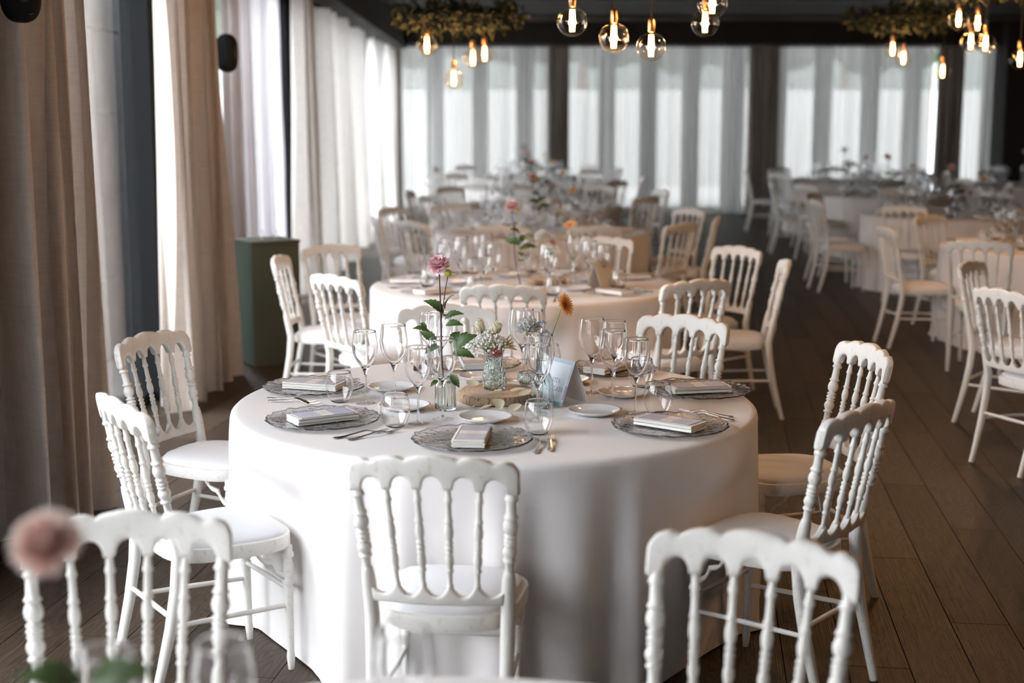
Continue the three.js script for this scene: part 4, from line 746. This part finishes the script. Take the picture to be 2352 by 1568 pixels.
// ---------------------------------------------------------------- pedestal, speakers
{
  const p = thing('pedestal', 'tall grey-green box pedestal beside the left curtains', 'pedestal', [-1.662, 0, -10.096], 0.545);
  part('body', boxUV(place(box(0.36, 0.86, 0.36, 0.004), 0, 0.43, 0)), M.pedestal, p);
  part('top', boxUV(place(box(0.372, 0.02, 0.372, 0.004), 0, 0.87, 0)), M.pedestal, p);
  single('tumbler', G.tumblerFar, M.thinGlass, 'small glass on the green pedestal, left of two', 'tumbler', [-1.70, 0.88, -10.09]).scale.setScalar(0.6);
  single('tumbler', G.tumblerFar, M.thinGlass, 'small glass on the green pedestal, right of two', 'tumbler', [-1.60, 0.88, -10.10]).scale.setScalar(0.6);
}
function speaker(label, x, y, z, s, turn) {
  const t = thing('wall_speaker', label, 'speaker', [x, y, -z], turn);
  const body = new THREE.SphereGeometry(1, 28, 20), a = body.attributes.position;
  for (let i = 0; i < a.count; i++) { const sq = (v, e) => Math.sign(v) * Math.pow(Math.abs(v), e); a.setXYZ(i, sq(a.getX(i), 0.75) * 0.085, sq(a.getY(i), 0.7) * 0.135, sq(a.getZ(i), 0.8) * 0.075); }
  body.computeVertexNormals(); part('cabinet', body, M.black, t);
  const gr = new THREE.SphereGeometry(1, 24, 10, 0, Math.PI * 2, 0, 1.1); gr.rotateX(Math.PI / 2); gr.scale(0.075, 0.122, 0.081); part('grille', gr, M.blackSoft, t);
  part('badge', place(box(0.018, 0.006, 0.004, 0.001), 0.03, -0.1, 0.058), M.steel, t);
  part('bracket', sweep([V(0, 0, -0.05), V(-0.04, 0.0, -0.14), V(-0.2, 0, -0.2)], [0.014, 0.014, 0.014], 8), M.black, t);
  t.scale.setScalar(s);
}
speaker('black oval speaker cut off by the top left corner', -1.84, 2.225, 5.62, 0.9, 0.5);
speaker('black oval speaker between the second and third left curtains', -1.93, 2.18, 10.28, 1.0, 1.35);

// ---------------------------------------------------------------- hanging greenery and bulbs
const globeGeo = lathe(dense([[0.013, 0.07], [0.018, 0.062], [0.05, 0.045], [0.066, 0.01], [0.066, -0.015], [0.05, -0.045], [0.025, -0.062], [0.0004, -0.067]], 0.008), 28);
const socketGeo = lathe([[0.0004, 0.128], [0.010, 0.126], [0.016, 0.118], [0.017, 0.085], [0.0145, 0.08], [0.0145, 0.066], [0.012, 0.062], [0.0004, 0.062]], 16);
const filGeo = (() => { const gs = []; for (let k = 0; k < 4; k++) { const a = k * 1.57; gs.push(sweep([V(Math.cos(a) * 0.0085, 0.052, Math.sin(a) * 0.0085), V(Math.cos(a) * 0.0105, 0.0, Math.sin(a) * 0.0105), V(Math.cos(a) * 0.0085, -0.045, Math.sin(a) * 0.0085)], [0.003, 0.0034, 0.003], 6)); } return merge(gs); })();
function bulb(label, x, y, z, top, group, lit = 1) {
  const t = thing('pendant_bulb', label, 'lamp', [x, y, -z], 0, group);
  part('globe', globeGeo, M.globe, t).castShadow = false; part('socket', socketGeo, M.brass, t); part('filament', filGeo, M.filament, t);
  part('cord', sweep([V(0, 0.12, 0), V(0, top - y, 0)], [0.003, 0.003], 6), M.black, t);
  const l = new THREE.PointLight(rgb(1, 0.56, 0.24), BULB * lit, 0, 2); l.position.set(0, 0, 0); l.castShadow = true; t.add(l); l.name = 'filament_light';
}
function greenery(label, x, y, z, r) {
  const t = thing('hanging_greenery', label, 'greenery', [x, y, -z]);
  part('frame', new THREE.TorusGeometry(r * 0.8, 0.02, 8, 32).rotateX(Math.PI / 2), M.black, t);
  part('tray', place(lathe([[0.0005, 0], [r * 0.8, 0], [r * 0.8, 0.02], [0.0005, 0.02]], 24), 0, 0, 0), M.black, t);
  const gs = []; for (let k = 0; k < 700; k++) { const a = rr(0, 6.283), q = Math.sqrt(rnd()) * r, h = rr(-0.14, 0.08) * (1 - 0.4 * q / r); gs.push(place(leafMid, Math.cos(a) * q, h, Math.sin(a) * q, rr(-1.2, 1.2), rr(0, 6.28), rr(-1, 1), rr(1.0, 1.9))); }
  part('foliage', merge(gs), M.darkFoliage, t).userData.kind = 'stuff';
  for (const [ax, az] of [[r * 0.7, 0], [-r * 0.7, 0]]) part('wire', sweep([V(ax, 0, az), V(ax, ceilY - y, az)], [0.002, 0.002], 5), M.black, t);
}
// places of the bulbs, in plan
greenery('dark hanging greenery with bulbs over the middle of the picture top', 0.62, 2.60, 6.6, 0.6);
[[0.325, 2.165, 6.5, 'first from left in the middle cluster'], [0.52, 2.10, 6.6, 'second from left in the middle cluster'], [0.55, 2.115, 7.0, 'behind the second in the middle cluster'], [0.69, 2.06, 6.6, 'large and lowest in the middle cluster'], [0.95, 2.245, 6.5, 'cut by the top edge above another'], [0.99, 2.19, 7.0, 'right-hand end of the middle cluster']].forEach(([x, y, z, l]) => bulb('glowing globe filament bulb, ' + l, x, y, z, 2.6, 'bulbs of the middle cluster'));
greenery('dark hanging greenery with bulbs left of the middle', -0.28, 2.42, 9.9, 0.46);
[[-0.49, 2.215, 9.8, 'leftmost of the left cluster'], [-0.515, 2.225, 10.3, 'just behind the leftmost of the left cluster'], [-0.31, 1.99, 9.8, 'lowest of the left cluster'], [-0.18, 2.125, 9.8, 'third from left in the left cluster'], [-0.105, 2.17, 10.2, 'rightmost of the left cluster']].forEach(([x, y, z, l]) => bulb('small glowing globe filament bulb, ' + l, x, y, z, 2.42, 'bulbs of the left cluster'));
greenery('dark hanging greenery with bulbs right of the middle', 3.25, 2.52, 11.6, 0.5);
[[3.15, 2.265, 11.6, 'leftmost of the right cluster'], [3.338, 2.208, 11.95, 'second from left in the right cluster'], [3.56, 2.09, 11.6, 'lowest of the right cluster']].forEach(([x, y, z, l]) => bulb('small glowing globe filament bulb, ' + l, x, y, z, 2.52, 'bulbs of the right cluster'));
greenery('dark hanging greenery with bulbs near the right edge', 3.25, 2.62, 9.8, 0.5);
[[3.10, 2.385, 9.8, 'leftmost of the group near the right edge'], [3.345, 2.381, 10.15, 'top of the group near the right edge'], [3.125, 2.225, 9.6, 'lower left of the group near the right edge'], [3.29, 2.225, 9.8, 'lower right of the group near the right edge'], [3.53, 2.12, 9.8, 'cut by the right edge of the picture']].forEach(([x, y, z, l]) => bulb('glowing globe filament bulb, ' + l, x, y, z, 2.62, 'bulbs near the right edge'));

greenery('unseen hanging greenery beyond the right edge, holding the out-of-view bulbs', 2.9, 2.6, 4.6, 0.5);  // out of view, carries the unseen bulbs below
[[2.7, 2.3, 4.5, 'first'], [2.85, 2.15, 4.8, 'second'], [3.0, 2.25, 4.4, 'third'], [3.15, 2.1, 4.7, 'fourth']].forEach(([x, y, z, l]) => bulb('unseen globe filament bulb beyond the right edge lighting the foreground table, ' + l + ' of four', x, y, z, 2.6, 'unseen bulbs beyond the right edge', 1.7));  // out of view, placed to warm the right side of the foreground table

renderer.render(scene, camera);
